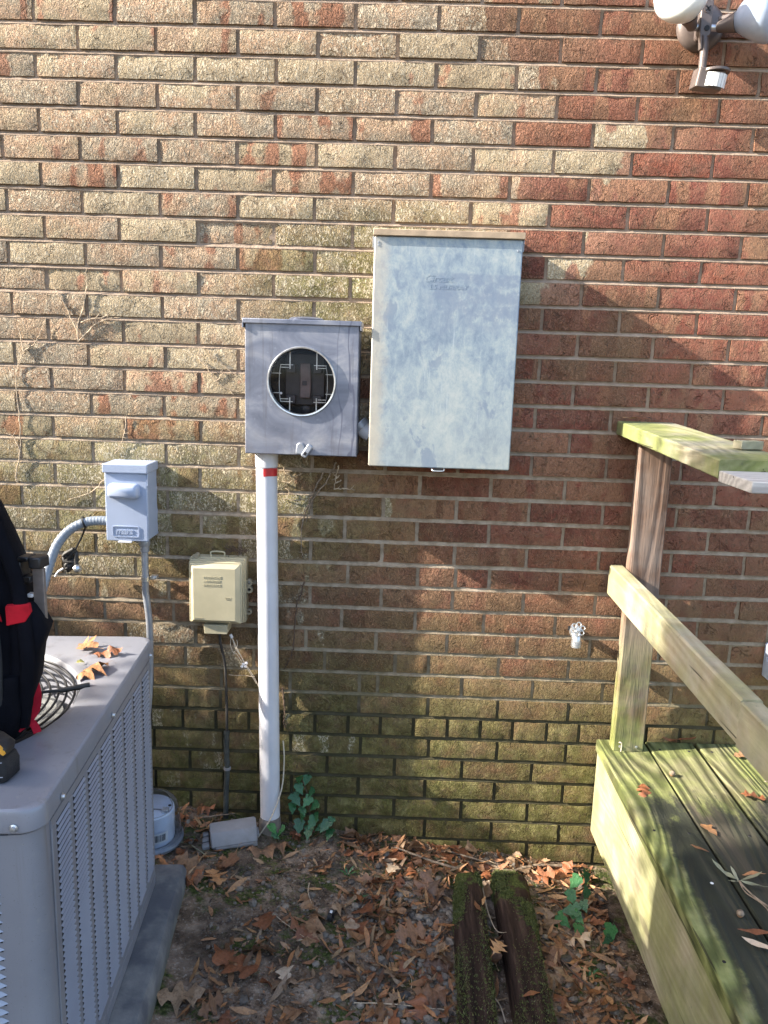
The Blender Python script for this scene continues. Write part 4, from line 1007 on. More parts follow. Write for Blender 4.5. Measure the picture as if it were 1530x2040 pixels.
blocked = lambda x, y: (x < .185+(-y)*.06 and y < -.36) or (.86 < x < .955 and y < -.17) or (.965 < x < 1.10 and y < -.14) or x > 1.318 or (x < .085 and -.26 < y < -.09)
def gpoint(rs, dens):
    while True:
        x, y = rs.uniform(-.02, 1.33), rs.uniform(-.80, -.004)
        if blocked(x, y): continue
        if rs.random() < dens(x, y): return x, y
def gnormal(x, y):
    e = .02; return Vector((-(gz(x+e, y)-gz(x-e, y))/(2*e), -(gz(x, y+e)-gz(x, y-e))/(2*e), 1)).normalized()
# unique ground leaves first
UL = [('oak_leaf', OAK[0], 'oak', .328, -.145, 1.15, 20, 'broad brown oak leaf lying against the foot of the white pipe'),
      ('oak_leaf', OAK[1], 'oakr', .322, -.585, 1.25, 150, 'dark rust coloured oak leaf on the soil right of the concrete pad'),
      ('oak_leaf', OAK[2], 'oak', .480, -.425, 1.35, 260, 'large deeply lobed oak leaf at the centre of the bare soil'),
      ('pale_leaf', BRD[0], 'pale', .441, -.600, .62, 110, 'pale cream leaf lying at the lower centre of the ground'),
      ('pale_leaf', BRD[1], 'pale', .693, -.165, .62, 70, 'small pale tan leaf standing out above the brown litter below the wall'),
      ('oak_leaf', OAK[3], 'oakt', .205, -.30, .75, 300, 'yellow orange oak leaf standing at the corner of the concrete pad'),
      ('oak_leaf', OAK[4], 'oak', .955, -.420, 1.0, 95, 'curled brown oak leaf wedged between the two rotten timbers'),
      ('oak_leaf', OAK[5], 'oakr', 1.215, -.060, .85, 30, 'rust brown oak leaf propped against the wall near the deck'),
      ('oak_leaf', OAK[6], 'pale', 1.205, -.33, .70, 200, 'washed out grey pink leaf in the litter beside the deck fascia'),
      ('oak_leaf', OAK[1], 'oak', .215, -.69, 1.0, 10, 'light brown lobed leaf at the bottom edge beside the pad')]
rs = random.Random(11)
for nm, src, mt, x, y, s_, a, lab in UL:
    leafobj(nm, src, mt, (x, y, gz(x, y)+.016), (rs.uniform(-.25, .25), rs.uniform(-.25, .25), R(a)), s_, lab)
dens = lambda x, y: .30+.55*(x > .62)+.25*(mn.noise(Vector((x*5, y*5, 3))) > 0)-.25*(.2 < x < .55 and y > -.6)
GM = {}
ZONES = [('at the foot of the wall right of the white pipe', 'litter at the foot of the wall', lambda x, y: .44 <= x < .87 and y > -.16),
         ('around the grey box and the foot of the white pipe', 'litter round the white pipe', lambda x, y: x < .44 and y > -.24),
         ('on the open soil right of the concrete pad', 'litter on the open soil beside the pad', lambda x, y: x < .58 and y <= -.24),
         ('on the open soil below the ivy at the centre', 'litter on the central soil', lambda x, y: .44 <= x < .58),
         ('on the gravel patch left of the rotten timbers', 'litter on the gravel patch', lambda x, y: x < .87),
         ('in the gap and at the ends of the rotten timbers', 'litter at the rotten timbers', lambda x, y: x < 1.10),
         ('between the rotten timbers and the deck fascia', 'litter beside the deck', lambda x, y: True)]
def scatter(n, srcs, mats, name, label, cat, group, seed, smin, smax, lift=.010, tilt=.35, dn=dens):
    rs = random.Random(seed)
    for k in range(n):
        x, y = gpoint(rs, dn); si = rs.randrange(len(srcs)); mt = rs.choice(mats); key = (name, si, mt)
        if key not in GM:
            me = srcs[si][0].copy(); me.materials.clear(); me.materials.append(MT[mt]); GM[key] = me
        o = bpy.data.objects.new(name, GM[key]); COL.objects.link(o)
        o.location = (x, y, gz(x, y)+lift*rs.uniform(.3, 1.3)); s_ = rs.uniform(smin, smax); o.scale = (s_, s_*rs.uniform(.75, 1.1), s_)
        o.rotation_euler = (rs.gauss(0, tilt), rs.gauss(0, tilt), rs.uniform(0, 6.283))
        z_ = next(q for q in ZONES if q[2](x, y)); tag(o, label+' '+z_[0], cat, group+', '+z_[1])
scatter(175, OAK+BRD[:3], ['oak', 'oak', 'oakr', 'oak'], 'oak_leaf', 'curled brown oak leaf', 'leaf', 'oak leaves', 21, .40, .95, .014, .42)
scatter(300, SLM, ['will'], 'slender_leaf', 'slender orange brown leaf', 'leaf', 'slender leaves', 22, .65, 1.25, .013, .42)
# smaller litter that nobody could count
def merged(name, mat, items, label, cat, parent=None):
    VV = []; FF = []
    for V, M in items:
        o = len(VV); VV += [tuple(M @ Vector(v)) for v in V[1]]; FF += [tuple(i+o for i in f) for f in V[2]]
    m = bpy.data.meshes.new(name); m.from_pydata(VV, [], FF); m.materials.append(MT[mat]); m.polygons.foreach_set('use_smooth', [True]*len(FF))
    return tag(link(name, m, None, parent), label, cat, kind='stuff')
rs = random.Random(33); items = []
for k in range(2600):
    if k < 1700: x, y = gpoint(rs, dens)
    else:
        x, y = rs.uniform(-1.2, 2.2), rs.uniform(-2.2, -.01)
        if blocked(x, y) and x < 1.318: continue
    s_ = rs.uniform(.22, .75)
    items.append((rs.choice(SLM), Matrix.Translation((x, y, gz(x, y)+rs.uniform(.001, .007))) @ Matrix.Rotation(rs.uniform(0, 6.28), 4, 'Z') @ Matrix.Rotation(rs.gauss(0, .3), 4, 'X') @ Matrix.Rotation(rs.gauss(0, .25), 4, 'Y') @ Matrix.Diagonal((s_, s_*rs.uniform(.8, 1.6), s_, 1))))
merged('leaf_litter', 'will', items, 'crumbled small leaf litter between the larger leaves', 'litter')
items = []
for k in range(170):
    x, y = rs.uniform(-1.0, 2.2), rs.uniform(-2.2, -.8); s_ = rs.uniform(.5, 1)
    items.append((rs.choice(OAK), Matrix.Translation((x, y, gz(x, y)+.012)) @ Matrix.Rotation(rs.uniform(0, 6.28), 4, 'Z') @ Matrix.Rotation(rs.gauss(0, .3), 4, 'X') @ Matrix.Diagonal((s_, s_, s_, 1))))
merged('far_oak_litter', 'oak', items, 'oak leaf litter spread over the yard nearer the viewer', 'litter')

# gravel
def stone(seed, n=1):
    rs = random.Random(seed); bm = bmesh.new(); bmesh.ops.create_icosphere(bm, subdivisions=1 if n == 1 else 2, radius=1)
    for v in bm.verts:
        v.co *= 1+.28*mn.noise(v.co*1.3+Vector((seed*3.1, 0, 0))); v.co.z *= .62; v.co.y *= .8
    V = [tuple(v.co) for v in bm.verts]; F = [tuple(q.index for q in f.verts) for f in bm.faces]; bm.free(); return (None, V, F)
ST = [stone(i) for i in range(10)]
rs = random.Random(44); items = []
for k in range(1300):
    if k < 300: x, y = rs.gauss(.76, .11), rs.uniform(-.80, -.25)
    else: x, y = gpoint(rs, lambda a, b: .7)
    if blocked(x, y): continue
    s_ = rs.uniform(.004, .011)*(1.35 if k < 420 else .55)
    items.append((rs.choice(ST), Matrix.Translation((x, y, gz(x, y)+s_*.25)) @ Matrix.Rotation(rs.uniform(0, 6.28), 4, 'Z') @ Matrix.Rotation(rs.gauss(0, .3), 4, 'X') @ Matrix.Diagonal((s_, s_, s_, 1))))
g = merged('gravel', 'gravel', items, 'loose grey gravel scattered in the soil', 'gravel')
g.data.polygons.foreach_set('use_smooth', [False]*len(g.data.polygons))
for x, y, s_, lab in ((.690, -.130, .012, 'blue grey pebble just below the wall in the moss'), (.865, -.285, .014, 'pale rounded stone left of the first rotten timber'), (1.155, -.40, .022, 'dark blue grey stone beside the second timber'),
                      (.275, -.315, .013, 'grey flat stone right of the concrete pad corner'), (.385, -.405, .010, 'small square grey stone chip on the bare soil'), (.80, -.45, .017, 'pale grey stone in the gravel patch left of the timbers')):
    V = stone(int(x*1000), 2); m = bpy.data.meshes.new('stone'); m.from_pydata(V[1], [], V[2]); m.polygons.foreach_set('use_smooth', [True]*len(m.polygons)); m.set_sharp_from_angle(angle=R(28))
    o = link('stone', m, 'gravel'); o.location = (x, y, gz(x, y)+s_*.3); o.scale = (s_, s_, s_*.9); tag(o, lab, 'stone')
rs = random.Random(45); items = []
for k in range(5200):
    x, y = rs.uniform(-.02, 1.33), rs.uniform(-.82, -.004)
    if blocked(x, y): continue
    s_ = rs.uniform(.0012, .0042)
    items.append((rs.choice(ST), Matrix.Translation((x, y, gz(x, y)+s_*.3)) @ Matrix.Rotation(rs.uniform(0, 6.28), 4, 'Z') @ Matrix.Diagonal((s_*rs.uniform(.8, 2.4), s_, s_, 1))))
g = merged('soil_crumbs', 'crumb', items, 'small dark crumbs of soil, bark and grit on the ground', 'grit')
g.data.polygons.foreach_set('use_smooth', [False]*len(g.data.polygons))
# moss cushions on the soil: tiny upright blades
def moss(name, n, fn, parent, label, h=.006, seed=5):
    rs = random.Random(seed); V = []; F = []
    for k in range(n):
        p = fn(rs)
        if p is None: continue
        a = rs.uniform(0, 6.28); hh = h*rs.uniform(.5, 1.3); w_ = hh*.33; o = len(V)
        tip = Vector((rs.gauss(0, .5)*hh, rs.gauss(0, .5)*hh, hh))
        V += [tuple(p+Vector((math.cos(a)*w_, math.sin(a)*w_, 0))), tuple(p-Vector((math.cos(a)*w_, math.sin(a)*w_, 0))), tuple(p+tip)]
        F.append((o, o+1, o+2))
    m = bpy.data.meshes.new(name); m.from_pydata(V, [], F); m.materials.append(MT['moss'])
    o = link(name, m, None, parent); return tag(o, label if not parent else None, 'moss' if not parent else None, kind='stuff')
def mfn(rs):
    x, y = rs.uniform(.0, 1.33), rs.uniform(-.8, -.01)
    if blocked(x, y) or mn.noise(Vector((x*7.5, y*7.5, 4)))+.4*mn.noise(Vector((x*25, y*25, 8)))+(.22 if y > -.13 and x > .6 else 0) < .16: return None
    return Vector((x, y, gz(x, y)-.001))
moss('moss_patches', 60000, mfn, None, 'low dark green moss patches on the soil', .0035)

# sticks
def stick(pts, r, label, mat='stick', seed=0):
    P = smooth_path([(x, y, gz(x, y)+z) for x, y, z in pts], 5)
    P = [p+Vector((0, 0, mn.noise(Vector((i*.6, seed, 2)))*.002)) for i, p in enumerate(P)]
    n = len(P)
    return tag(MB().tube(P, [r*(1-.6*i/n) for i in range(n)], 6).build('stick', mat, None, 60), label, 'stick')
stick([(1.22, -.035, .016), (1.13, -.055, .014), (1.05, -.085, .010), (.97, -.070, .012), (.89, -.050, .012), (.83, -.040, .016)], .0050, 'long crooked bare stick lying along the foot of the wall', seed=1)
stick([(.90, -.115, .010), (.82, -.098, .012), (.74, -.075, .016), (.70, -.070, .02)], .0045, 'pale tapering stick among leaves left of the crooked stick', seed=2)
stick([(.515, -.475, .008), (.57, -.52, .010), (.63, -.57, .009), (.67, -.63, .008)], .0035, 'dark thin twig lying across the bare soil in front', 'vined', seed=3)
stick([(1.08, -.33, .012), (1.13, -.39, .010), (1.17, -.46, .010), (1.20, -.50, .010)], .0040, 'brown twig slanting right of the second timber', 'vined', seed=4)
stick([(.955, -.20, .03), (.960, -.30, .035), (.975, -.37, .030), (1.0, -.40, .05)], .0022, 'thin pale twig bridging the gap between the timbers', 'vine', seed=5)
stick([(.10, -.06, .012), (.16, -.045, .02), (.205, -.035, .03)], .0030, 'short twig lying at the base of the black cable', seed=6)
stick([(.06, -.17, .010), (.12, -.19, .010), (.17, -.225, .008)], .0024, 'grey green stem between glass meter and grey box', 'gleaf', seed=7)
stick([(.61, -.64, .008), (.72, -.63, .010), (.83, -.62, .008)], .0018, 'fine pale grass stem on the soil near the front', 'vine', seed=8)
for i in range(22):
    x, y = gpoint(rs, dens); a = rs.uniform(0, 6.28); l = rs.uniform(.02, .06)
    P = [(x-l*math.cos(a), y-l*math.sin(a), .008), (x, y, .012), (x+l*math.cos(a+.3), y+l*math.sin(a+.3), .008)]
    o = stick(P, rs.uniform(.0012, .0024), 'short brown twig scattered in the leaf litter', rs.choice(['stick', 'vined', 'vine']), seed=20+i); o['group'] = 'short twigs in the litter'
ch = thing('plastic_ring', 'small black plastic ring lying among leaves on the soil', 'ring', (.532, -.376, gz(.532, -.376)+.012))
MB().lathe([(.0075, -.006), (.0105, -.006), (.0105, .006), (.0075, .006)], 20, Matrix.Rotation(R(80), 4, 'Y') @ Matrix.Rotation(R(15), 4, 'X'), False).build('ring_band', 'black', ch, 40)
MB().tube([(.0, 0, .012), (.002, .004, .017)], .0035, 8).build('ring_tab', 'white', ch)

# ------------------------------------------------------------------ rotten timbers
def timber(name, label, x0, xw, y0, x1, xw1, y1, h, seed):
    t = thing(name, label, 'timber', ((x0+x1)/2, y0, gz(x0, y0)))
    n = 46; m_ = 22; L = []
    for i in range(n+1):
        k = i/n; y = (y1-y0)*k; xc = (x1-x0)*k+(x0-x1)/2; w_ = xw+(xw1-xw)*k; hh = h*(1 if i else .86)
        base = gbase(x0, y0+y)-gbase(x0, y0)
        l = []
        for j in range(m_):
            a = 2*math.pi*j/m_; c_, s_ = math.cos(a), math.sin(a)
            sx = abs(c_)**.45*(1 if c_ > 0 else -1); sz = abs(s_)**.5*(1 if s_ > 0 else -1)
            d = 1+.13*mn.noise(Vector((c_*2.6, s_*2.6, y*3+seed)))+.10*mn.noise(Vector((c_*7, s_*7, y*2.2+seed*2)))
            if i in (0, n): d *= .86
            l.append(Vector((xc+sx*w_/2*d, y+mn.noise(Vector((j*.7, i*9. if i in (0, n) else 0, seed)))*.012*(i in (0, n)), base+h*.18+sz*hh*.80*d)))
        L.append(l)
    b = MB(); b.loops(L); o = b.build('timber_body', 'rot', t, 60)
    def fn(rs):
        k = rs.random()**1.8; i = min(n-1, int(k*n)); 
        if rs.random() < .25: i = rs.randrange(n)
        j = rs.randrange(1, m_//2+1); v = L[i][j]*.5+L[i+1][j]*.5; v = v.lerp(L[i][(j+1) % m_], rs.random())
        if mn.noise(Vector((v.x*16, (y0+v.y)*9, seed*1.3)))+.34*(1-5.0*k)-(.16 if k > .3 else 0) < .14: return None
        return v+Vector((rs.gauss(0, .002), rs.gauss(0, .004), .001))
    moss('moss_coat', 95000, fn, t, None, .0040, seed)
    return t
timber('rotten_timber', 'mossy rotten timber, the left one of the two in the litter', .912, .074, -.175, .885, .108, -1.05, .058, 3)
timber('rotten_timber', 'mossy rotten timber nearer the deck with a bright green moss end', 1.036, .098, -.150, 1.030, .094, -1.05, .064, 8)

for x, y, src, mt, s_, a, lab in ((.925, -.335, SLM[1], 'will', .9, 105, 'two toned slender leaf lying on the left rotten timber'), (.945, -.300, SLM[4], 'oakt', .8, 80, 'thin orange leaf at the inner edge of the left rotten timber'),
                                 (.965, -.47, OAK[3], 'oakt', .55, 60, 'torn tan leaf bridging the gap between the rotten timbers'), (1.03, -.60, SLM[6], 'oakr', .9, 30, 'rust slender leaf on the dark end of the right timber')):
    leafobj('slender_leaf' if src in SLM else 'oak_leaf', src, mt, (x, y, gz(x, y)+.066), (.2, .15, R(a)), s_, lab)

# ------------------------------------------------------------------ ivy
IV = [leaf_mesh('ivy_leaf', 'ivy', 90+s, .036, .12) for s in range(5)]
def ivy(label, stems, leaves, seed):
    rs = random.Random(seed); t = thing('ivy_plant', label, 'ivy', stems[0][0])
    o0 = Vector(stems[0][0])
    for s_ in stems: MB().tube(smooth_path([Vector(p)-o0 for p in s_], 4), .0014, 5).build('stem', 'vined', t)
    for (x, y, z, sc) in leaves:
        me = rs.choice(IV)[0]
        if not me.materials: me.materials.append(MT['ivy'])
        o = bpy.data.objects.new('leaf', me); COL.objects.link(o); o.parent = t
        o.location = Vector((x, y, z))-o0; o.scale = (sc, sc, sc)
        # blades face outward and up, tips hang down
        o.rotation_euler = (Matrix.Rotation(rs.gauss(0, .5), 3, 'Z') @ Matrix.Rotation(rs.gauss(0, .35), 3, 'Y') @ Matrix.Rotation(R(rs.uniform(20, 62)), 3, 'X') @ Matrix.Rotation(R(-90)+rs.gauss(0, .55), 3, 'Z')).to_euler()
g0 = gz(.45, -.04)
ivy('dark green ivy climbing the wall foot right of the white pipe', [[(.445, -.03, g0), (.435, -.02, .06), (.425, -.014, .12), (.405, -.012, .17)], [(.445, -.03, g0), (.48, -.04, g0+.03), (.50, -.05, g0+.02)]],
    [(.400, -.02, .165, .95), (.425, -.03, .170, 1.0), (.405, -.03, .140, 1.05), (.437, -.03, .130, .9), (.395, -.035, .105, 1.25), (.425, -.04, .105, 1.1), (.385, -.04, .080, 1.0), (.448, -.035, .088, 1.0), (.415, -.05, .065, 1.15),
     (.445, -.06, .045, 1.2), (.405, -.06, .030, 1.25), (.470, -.055, .028, 1.0), (.485, -.06, .035, 1.2), (.500, -.05, .045, .9), (.435, -.07, .018, 1.2), (.50, -.065, .012, 1.1), (.42, -.06, .085, .9), (.46, -.05, .06, .9)], 1)
ivy('small bright green ivy sprig touching the foot of the white pipe', [[(.352, -.10, gz(.35, -.1)), (.345, -.10, .03), (.340, -.10, .045)]], [(.335, -.105, .050, 1.0), (.355, -.105, .042, 1.1), (.345, -.11, .032, .8)], 2)
g2 = gz(1.24, -.18)
ivy('bright green ivy trailing through the litter beside the deck', [[(1.265, -.13, g2+.02), (1.24, -.19, g2+.02), (1.21, -.26, g2+.02), (1.19, -.30, g2+.02)]],
    [(1.235, -.13, g2+.045, 1.3), (1.275, -.12, g2+.055, 1.2), (1.262, -.165, g2+.035, 1.15), (1.215, -.20, g2+.045, 1.2), (1.25, -.22, g2+.035, 1.05), (1.20, -.235, g2+.035, 1.5), (1.225, -.255, g2+.025, 1.2), (1.18, -.275, g2+.030, 1.3), (1.215, -.305, g2+.018, 1.25), (1.155, -.285, g2+.018, .8)], 3)
ivy('single dark ivy leaf low in the litter below the deck', [[(1.29, -.31, gz(1.29, -.31)), (1.295, -.315, gz(1.29, -.31)+.02)]], [(1.292, -.315, gz(1.29, -.31)+.022, 1.5), (1.283, -.33, gz(1.28, -.33)+.015, .9)], 4)
for x, y, lab in ((.565, -.20, 'tiny green seedling in the moss at centre'), (.60, -.30, 'sprig of small green blades among brown leaves'), (1.21, -.45, 'little fan of grassy green blades right of the timbers')):
    t = thing('seedling', lab, 'seedling', (x, y, gz(x, y)))
    for k in range(6):
        a = k*1.05+x*9; d = Vector((math.cos(a), math.sin(a), .55))*rs.uniform(.018, .034)
        sp_ = Vector((-math.sin(a), math.cos(a), 0))*.0032
        MB().add([-sp_*.5, sp_*.5, d*.5+sp_+Vector((0, 0, .004)), d*.5-sp_+Vector((0, 0, .004)), d], [(0, 1, 2, 3), (3, 2, 4)]).build('blade', 'ivy', t, 60)

# ------------------------------------------------------------------ things lying on deck, rail and unit
def dz(y): return .332+SL*(y+.012)+.001
DL = [(1.361, -.287, OAK[2], 'oakr', .62, 70, .35, 'curled rust oak leaf on the first deck board near the wall', 'oak_leaf'),
      (1.467, -.452, BRD[2], 'oakt', .58, 120, .3, 'golden tan leaf caught in the first gap between deck boards', 'oak_leaf'),
      (1.645, -.300, OAK[3], 'oakr', .60, 160, .3, 'brown leaf over the second gap between deck boards', 'oak_leaf'),
      (1.700, -.085, BRD[3], 'oak', .5, 10, .4, 'dark brown curled leaf under the sloping middle rail', 'oak_leaf'),
      (1.560, -.015, SLM[1], 'oakr', 1.3, 10, .3, 'reddish leaf lying on the deck against the wall', 'slender_leaf'),
      (1.520, -.020, SLM[2], 'will', .9, 160, .2, 'thin tan leaf on the deck at the foot of the wall', 'slender_leaf'),
      (1.385, -.060, SLM[4], 'will', .9, 170, .2, 'pale slender leaf on the deck just in front of the post', 'slender_leaf'),
      (1.415, -.530, SLM[0], 'will', .75, 320, .2, 'curved tan leaf on the dark part of the first board', 'slender_leaf'),
      (1.425, -.800, SLM[3], 'oakr', 1.15, 0, .1, 'red brown slender leaf on the first board low in the picture', 'slender_leaf'),
      (1.418, -.835, SLM[5], 'pale', 1.05, 325, .15, 'cream slender leaf crossing below the red brown one', 'slender_leaf'),
      (1.505, -.615, SLM[6], 'oakt', .9, 5, .3, 'orange curled leaf behind the grey green sprig', 'slender_leaf'),
      (1.565, -.60, OAK[5], 'oakr', .55, 250, .3, 'brown leaf tip at the right picture edge on the second board', 'oak_leaf'),
      (1.72, -.22, SLM[7], 'pale', .6, 20, .2, 'tiny pale leaf on the third deck board', 'slender_leaf')]
for x, y, src, mt, s_, a, tl, lab, nm in DL:
    leafobj(nm, src, mt, (x, y, dz(y)+.009*s_+.003), (tl*.4, -tl*.3, R(a)), s_, lab)
t = thing('leaf_sprig', 'dry grey green sprig with long pale leaves over the first board gap', 'sprig', (1.459, -.645, dz(-.645)))
for k, (a, s_) in enumerate(((88, .80), (25, 1.05), (-22, 1.15), (125, 1.15), (190, .4))):
    me = SLM[k][0].copy(); me.materials.clear(); me.materials.append(MT['gleaf'])
    o = bpy.data.objects.new('leaf', me); COL.objects.link(o); o.parent = t; o.scale = (s_, s_*.9, s_)
    o.location = (math.cos(R(a))*.034*s_, math.sin(R(a))*.034*s_, .012); o.rotation_euler = (0, -.12, R(a))
MB().tube(smooth_path([(0, 0, .012), (.006, -.02, .008), (.018, -.05, .006), (.035, -.075, .004)], 5), .0020, 6).build('stem', 'stick', t)
MB().tube(smooth_path([(0, 0, .012), (.002, -.03, .006), (.022, -.06, .004), (.028, -.085, .003)], 5), .0015, 6).build('stem', 'stick', t)
def acorn(x, y, lab, z=None, r=.0075):
    t = thing('acorn', lab, 'acorn', (x, y, dz(y)))
    MB().lathe([(.0005, 0), (.005, .002), (r*.95, .006), (r*.9, .010), (.003, .0145), (.0004, .016)], 14, Matrix.Rotation(R(14), 4, 'X')).build('nut', 'acorn', t, 60)
    MB().lathe([(r*.98, .0088), (r*1.08, .010), (r*.8, .0145), (.002, .0165)], 14, Matrix.Rotation(R(14), 4, 'X')).build('cap', 'stick', t, 60)
acorn(1.462, -.200, 'round acorn beside the first gap between deck boards')
acorn(1.420, -.742, 'greyish acorn on the dark first deck board')
b = MB(); b.lathe([(.0003, 0), (.0042, .0003), (.003, .0010), (.0003, .0014)], 9, Matrix.Translation((1.402, -.640, dz(-.64)-.0005)))
tag(b.build('white_dropping', 'white', None), 'small white bird dropping on the dark deck board', 'bird dropping')
# leaves on the top rail end
for k, (x, y, s_, a, mt, lab) in enumerate(((1.300, -.030, 1.15, 200, 'oakt', 'long tan dry leaf hanging off the wall end of the top rail'), (1.335, -.020, .9, 10, 'oakr', 'brown curled leaf on the wall end of the top rail'), (1.372, -.018, .7, 30, 'oak', 'dark crumpled leaf between top rail and wall'))):
    leafobj('slender_leaf', SLM[k+2], mt, (x, y, 1.297+.006), (.3, -.1+.15*k, R(a)), s_, lab)
# on the air conditioner
TZ = ACZ+ACH
for x, y, src, mt, s_, a, rx_, ry_, lab, zz in ((-.048, -.482, OAK[4], 'oakt', .68, 150, -.25, .15, 'tan oak leaf farthest back on the air conditioner top', .014),
                                          (.008, -.505, OAK[6], 'oakr', .60, 25, .2, -.2, 'rust coloured leaf at the right on the air conditioner top', .014),
                                          (.010, -.605, OAK[2], 'oakt', .82, 245, .28, .1, 'large light brown oak leaf nearest on the air conditioner top', .016)):
    leafobj('oak_leaf', src, mt, (x, y, TZ+zz), (rx_, ry_, R(a)), s_, lab)
leafobj('small_leaf', BRD[0], 'yleaf', (-.031, -.560, TZ+.006), (.3, .2, 1.0), .24, 'tiny yellow leaf at the edge of the fan grille')

# ------------------------------------------------------------------ glass meter lying on the ground
dm = thing('glass_meter', 'clear domed glass electric meter sitting on the soil by the wall', 'electric meter', (-.012, -.165, gz(-.012, -.165)+.004), 0)
dm.rotation_euler = (R(3), R(3), R(0)); dm.scale = (1.03, 1.03, 1.08)
MB().lathe([(.084, .010), (.080, .040), (.0755, .075), (.072, .095), (.064, .107), (.050, .111), (.0005, .112)], 56, None, False).build('glass_dome', 'glass', dm, 70)
MB().lathe([(.092, .0), (.092, .006), (.087, .011), (.080, .012), (.078, .004), (.078, .0)], 56, None, False).build('base_flange', 'glass', dm, 50)
MB().lathe([(.086, -.004), (.089, -.003), (.089, .003), (.079, .004), (.0005, .004)], 48, None, False).build('base_disc', 'emt', dm, 50)
MB().lathe([(.064, .004), (.063, .060), (.061, .0885)], 48, None, False).build('inner_sleeve', 'domew', dm, 60)
MB().lathe([(.061, .0885), (.056, .0905), (.0005, .0905)], 40, None, False).build('face_plate', 'domew', dm, 60)
MB().lathe([(.0005, 0), (.0045, 0), (.0045, .001), (.0005, .001)], 14, Matrix.Translation((.047, .012, .0907))).build('face_hole', 'ink', dm)
box('face_bar', 'emt', dm, .0, .034, -.014, -.010, .0912, .0935, .0005)
box('face_terminal', 'zinc', dm, .034, .052, -.026, -.008, .0912, .100, .001)
MB().tube([(.056*math.cos(t), .056*math.sin(t), .0915) for t in np.linspace(-1.9, .9, 24)], .0012, 5).build('face_rim', 'emt', dm)
b = MB(); L = []
for z_ in (.022, .052): L.append([Vector((.0712*math.cos(a), .0712*math.sin(a), z_)) for a in np.linspace(-1.35, -.62, 12)])
b.loops(L, False).build('paper_label', 'label', dm)
rs2 = random.Random(3); b = MB(); a = -1.27
while a < -.72:
    w_ = rs2.choice([.008, .014, .02]); p = [Vector((.0716*math.cos(t), .0716*math.sin(t), 0)) for t in (a, a+w_)]
    b.add([p[0]+Vector((0, 0, .027)), p[1]+Vector((0, 0, .027)), p[1]+Vector((0, 0, .047)), p[0]+Vector((0, 0, .047))], [(0, 1, 2, 3)]); a += w_+rs2.choice([.008, .014, .026])
b.build('barcode', 'ink', dm)

# grey plastic box on the ground
gb = thing('plastic_housing', 'faded grey plastic junction housing lying beside the white pipe', 'plastic box', (.218, -.128, gz(.218, -.128)+.006), R(14))
gb.rotation_euler = (R(6), R(-3), R(15))
def sect(x, k=1, lift=0):   # cross-section in y,z
    return [Vector((x, y*k, z+lift)) for y, z in ((-.040, .010), (-.043, .018), (-.030, .042), (-.020, .050), (.022, .052), (.034, .044), (.042, .018), (.040, .010))]
MB().loops([sect(-.064, .8), sect(-.060), sect(.066), sect(.071, .85)]).build('lid', 'gbox', gb, 30, .0015)
MB().box(-.058, .070, -.038, .038, -.004, .0098).build('tray', 'gbox', gb, 35, .002)
MB().box(-.050, .060, -.046, -.0435, .0095, .0165).build('front_lip', 'gbox', gb, 35, .001)
for k in range(3):
    MB().box(-.086+k*.002, -.0645, -.034+k*.024, -.016+k*.024, .012, .030, Matrix.Rotation(R(-8), 4, 'Y')).build('end_clip', 'gbox', gb, 35, .003)
MB().box(.0715, .078, -.018, .012, .010, .022).build('end_tab', 'gbox', gb, 35, .002)

# ------------------------------------------------------------------ backpack on the unit
bp = thing('backpack', 'black tool backpack with red panels standing on the air conditioner', 'backpack', (-.197, -.900, TZ), R(14)); bp.scale = (1, .65, 1)
def sack(name, mat, secs, parent=bp, n=28, wr=.006, seed=0, pw=.6):
    L = []
    for (x0, x1, y0, y1, z) in secs:
        l = []
        for j in range(n):
            a = 2*math.pi*j/n; c_, s_ = math.cos(a), math.sin(a)
            X_ = (x0+x1)/2+(x1-x0)/2*abs(c_)**pw*(1 if c_ > 0 else -1); Y_ = (y0+y1)/2+(y1-y0)/2*abs(s_)**pw*(1 if s_ > 0 else -1)
            d = mn.noise(Vector((X_*9, Y_*9, z*9+seed)))*wr
            l.append(Vector((X_+d*c_, Y_+d*s_, z+d*.4)))
        L.append(l)
    return MB().loops(L).build(name, mat, parent, 80)
B0 = [(.190, -.085, .10, .004), (.208, -.10, .115, .03), (.214, -.105, .12, .12), (.213, -.10, .12, .20), (.207, -.095, .115, .27), (.198, -.085, .11, .32), (.183, -.078, .108, .37), (.163, -.07, .10, .42), (.135, -.06, .092, .46), (.10, -.05, .085, .495), (.05, -.035, .07, .525), (-.03, -.01, .04, .54)]
B = [(-.19 if z < .4 else -.19+(z-.4)*.5, a, b_, c_, z) for a, b_, c_, z in B0]
sack('main_body', 'bfab', B)
# red upper panel, curved over the front right
def front_panel(name, mat, pts, off, parent=bp, th=.006):
    # pts in x,z on the front face ; bulge outward
    f = []
    def Y(x, z):
        k = min(1, max(0, z/.5)); return -.107+.045*max(0, z-.30)/.2-off+.35*max(0, x-.09)**1.3
    L0 = [Vector((x, Y(x, z), z)) for x, z in pts]; L1 = [Vector((x, Y(x, z)+th, z)) for x, z in pts]
    cx = sum(p.x for p in L0)/len(L0); cz = sum(p.z for p in L0)/len(L0)
    mid = [Vector((cx+(p.x-cx)*.93, p.y-.003, cz+(p.z-cz)*.93)) for p in L0]
    return MB().loops([L1, L0, mid]).build(name, mat, parent, 40)
front_panel('red_panel', 'rfab', [(.0, .26), (.08, .268), (.13, .255), (.172, .222), (.160, .28), (.138, .32), (.11, .338), (.09, .365), (.06, .38), (.0, .38)], .004)
front_panel('red_panel', 'rfab', [(.02, .300), (.075, .305), (.113, .33), (.121, .365), (.113, .40), (.085, .43), (.02, .435)], .012)
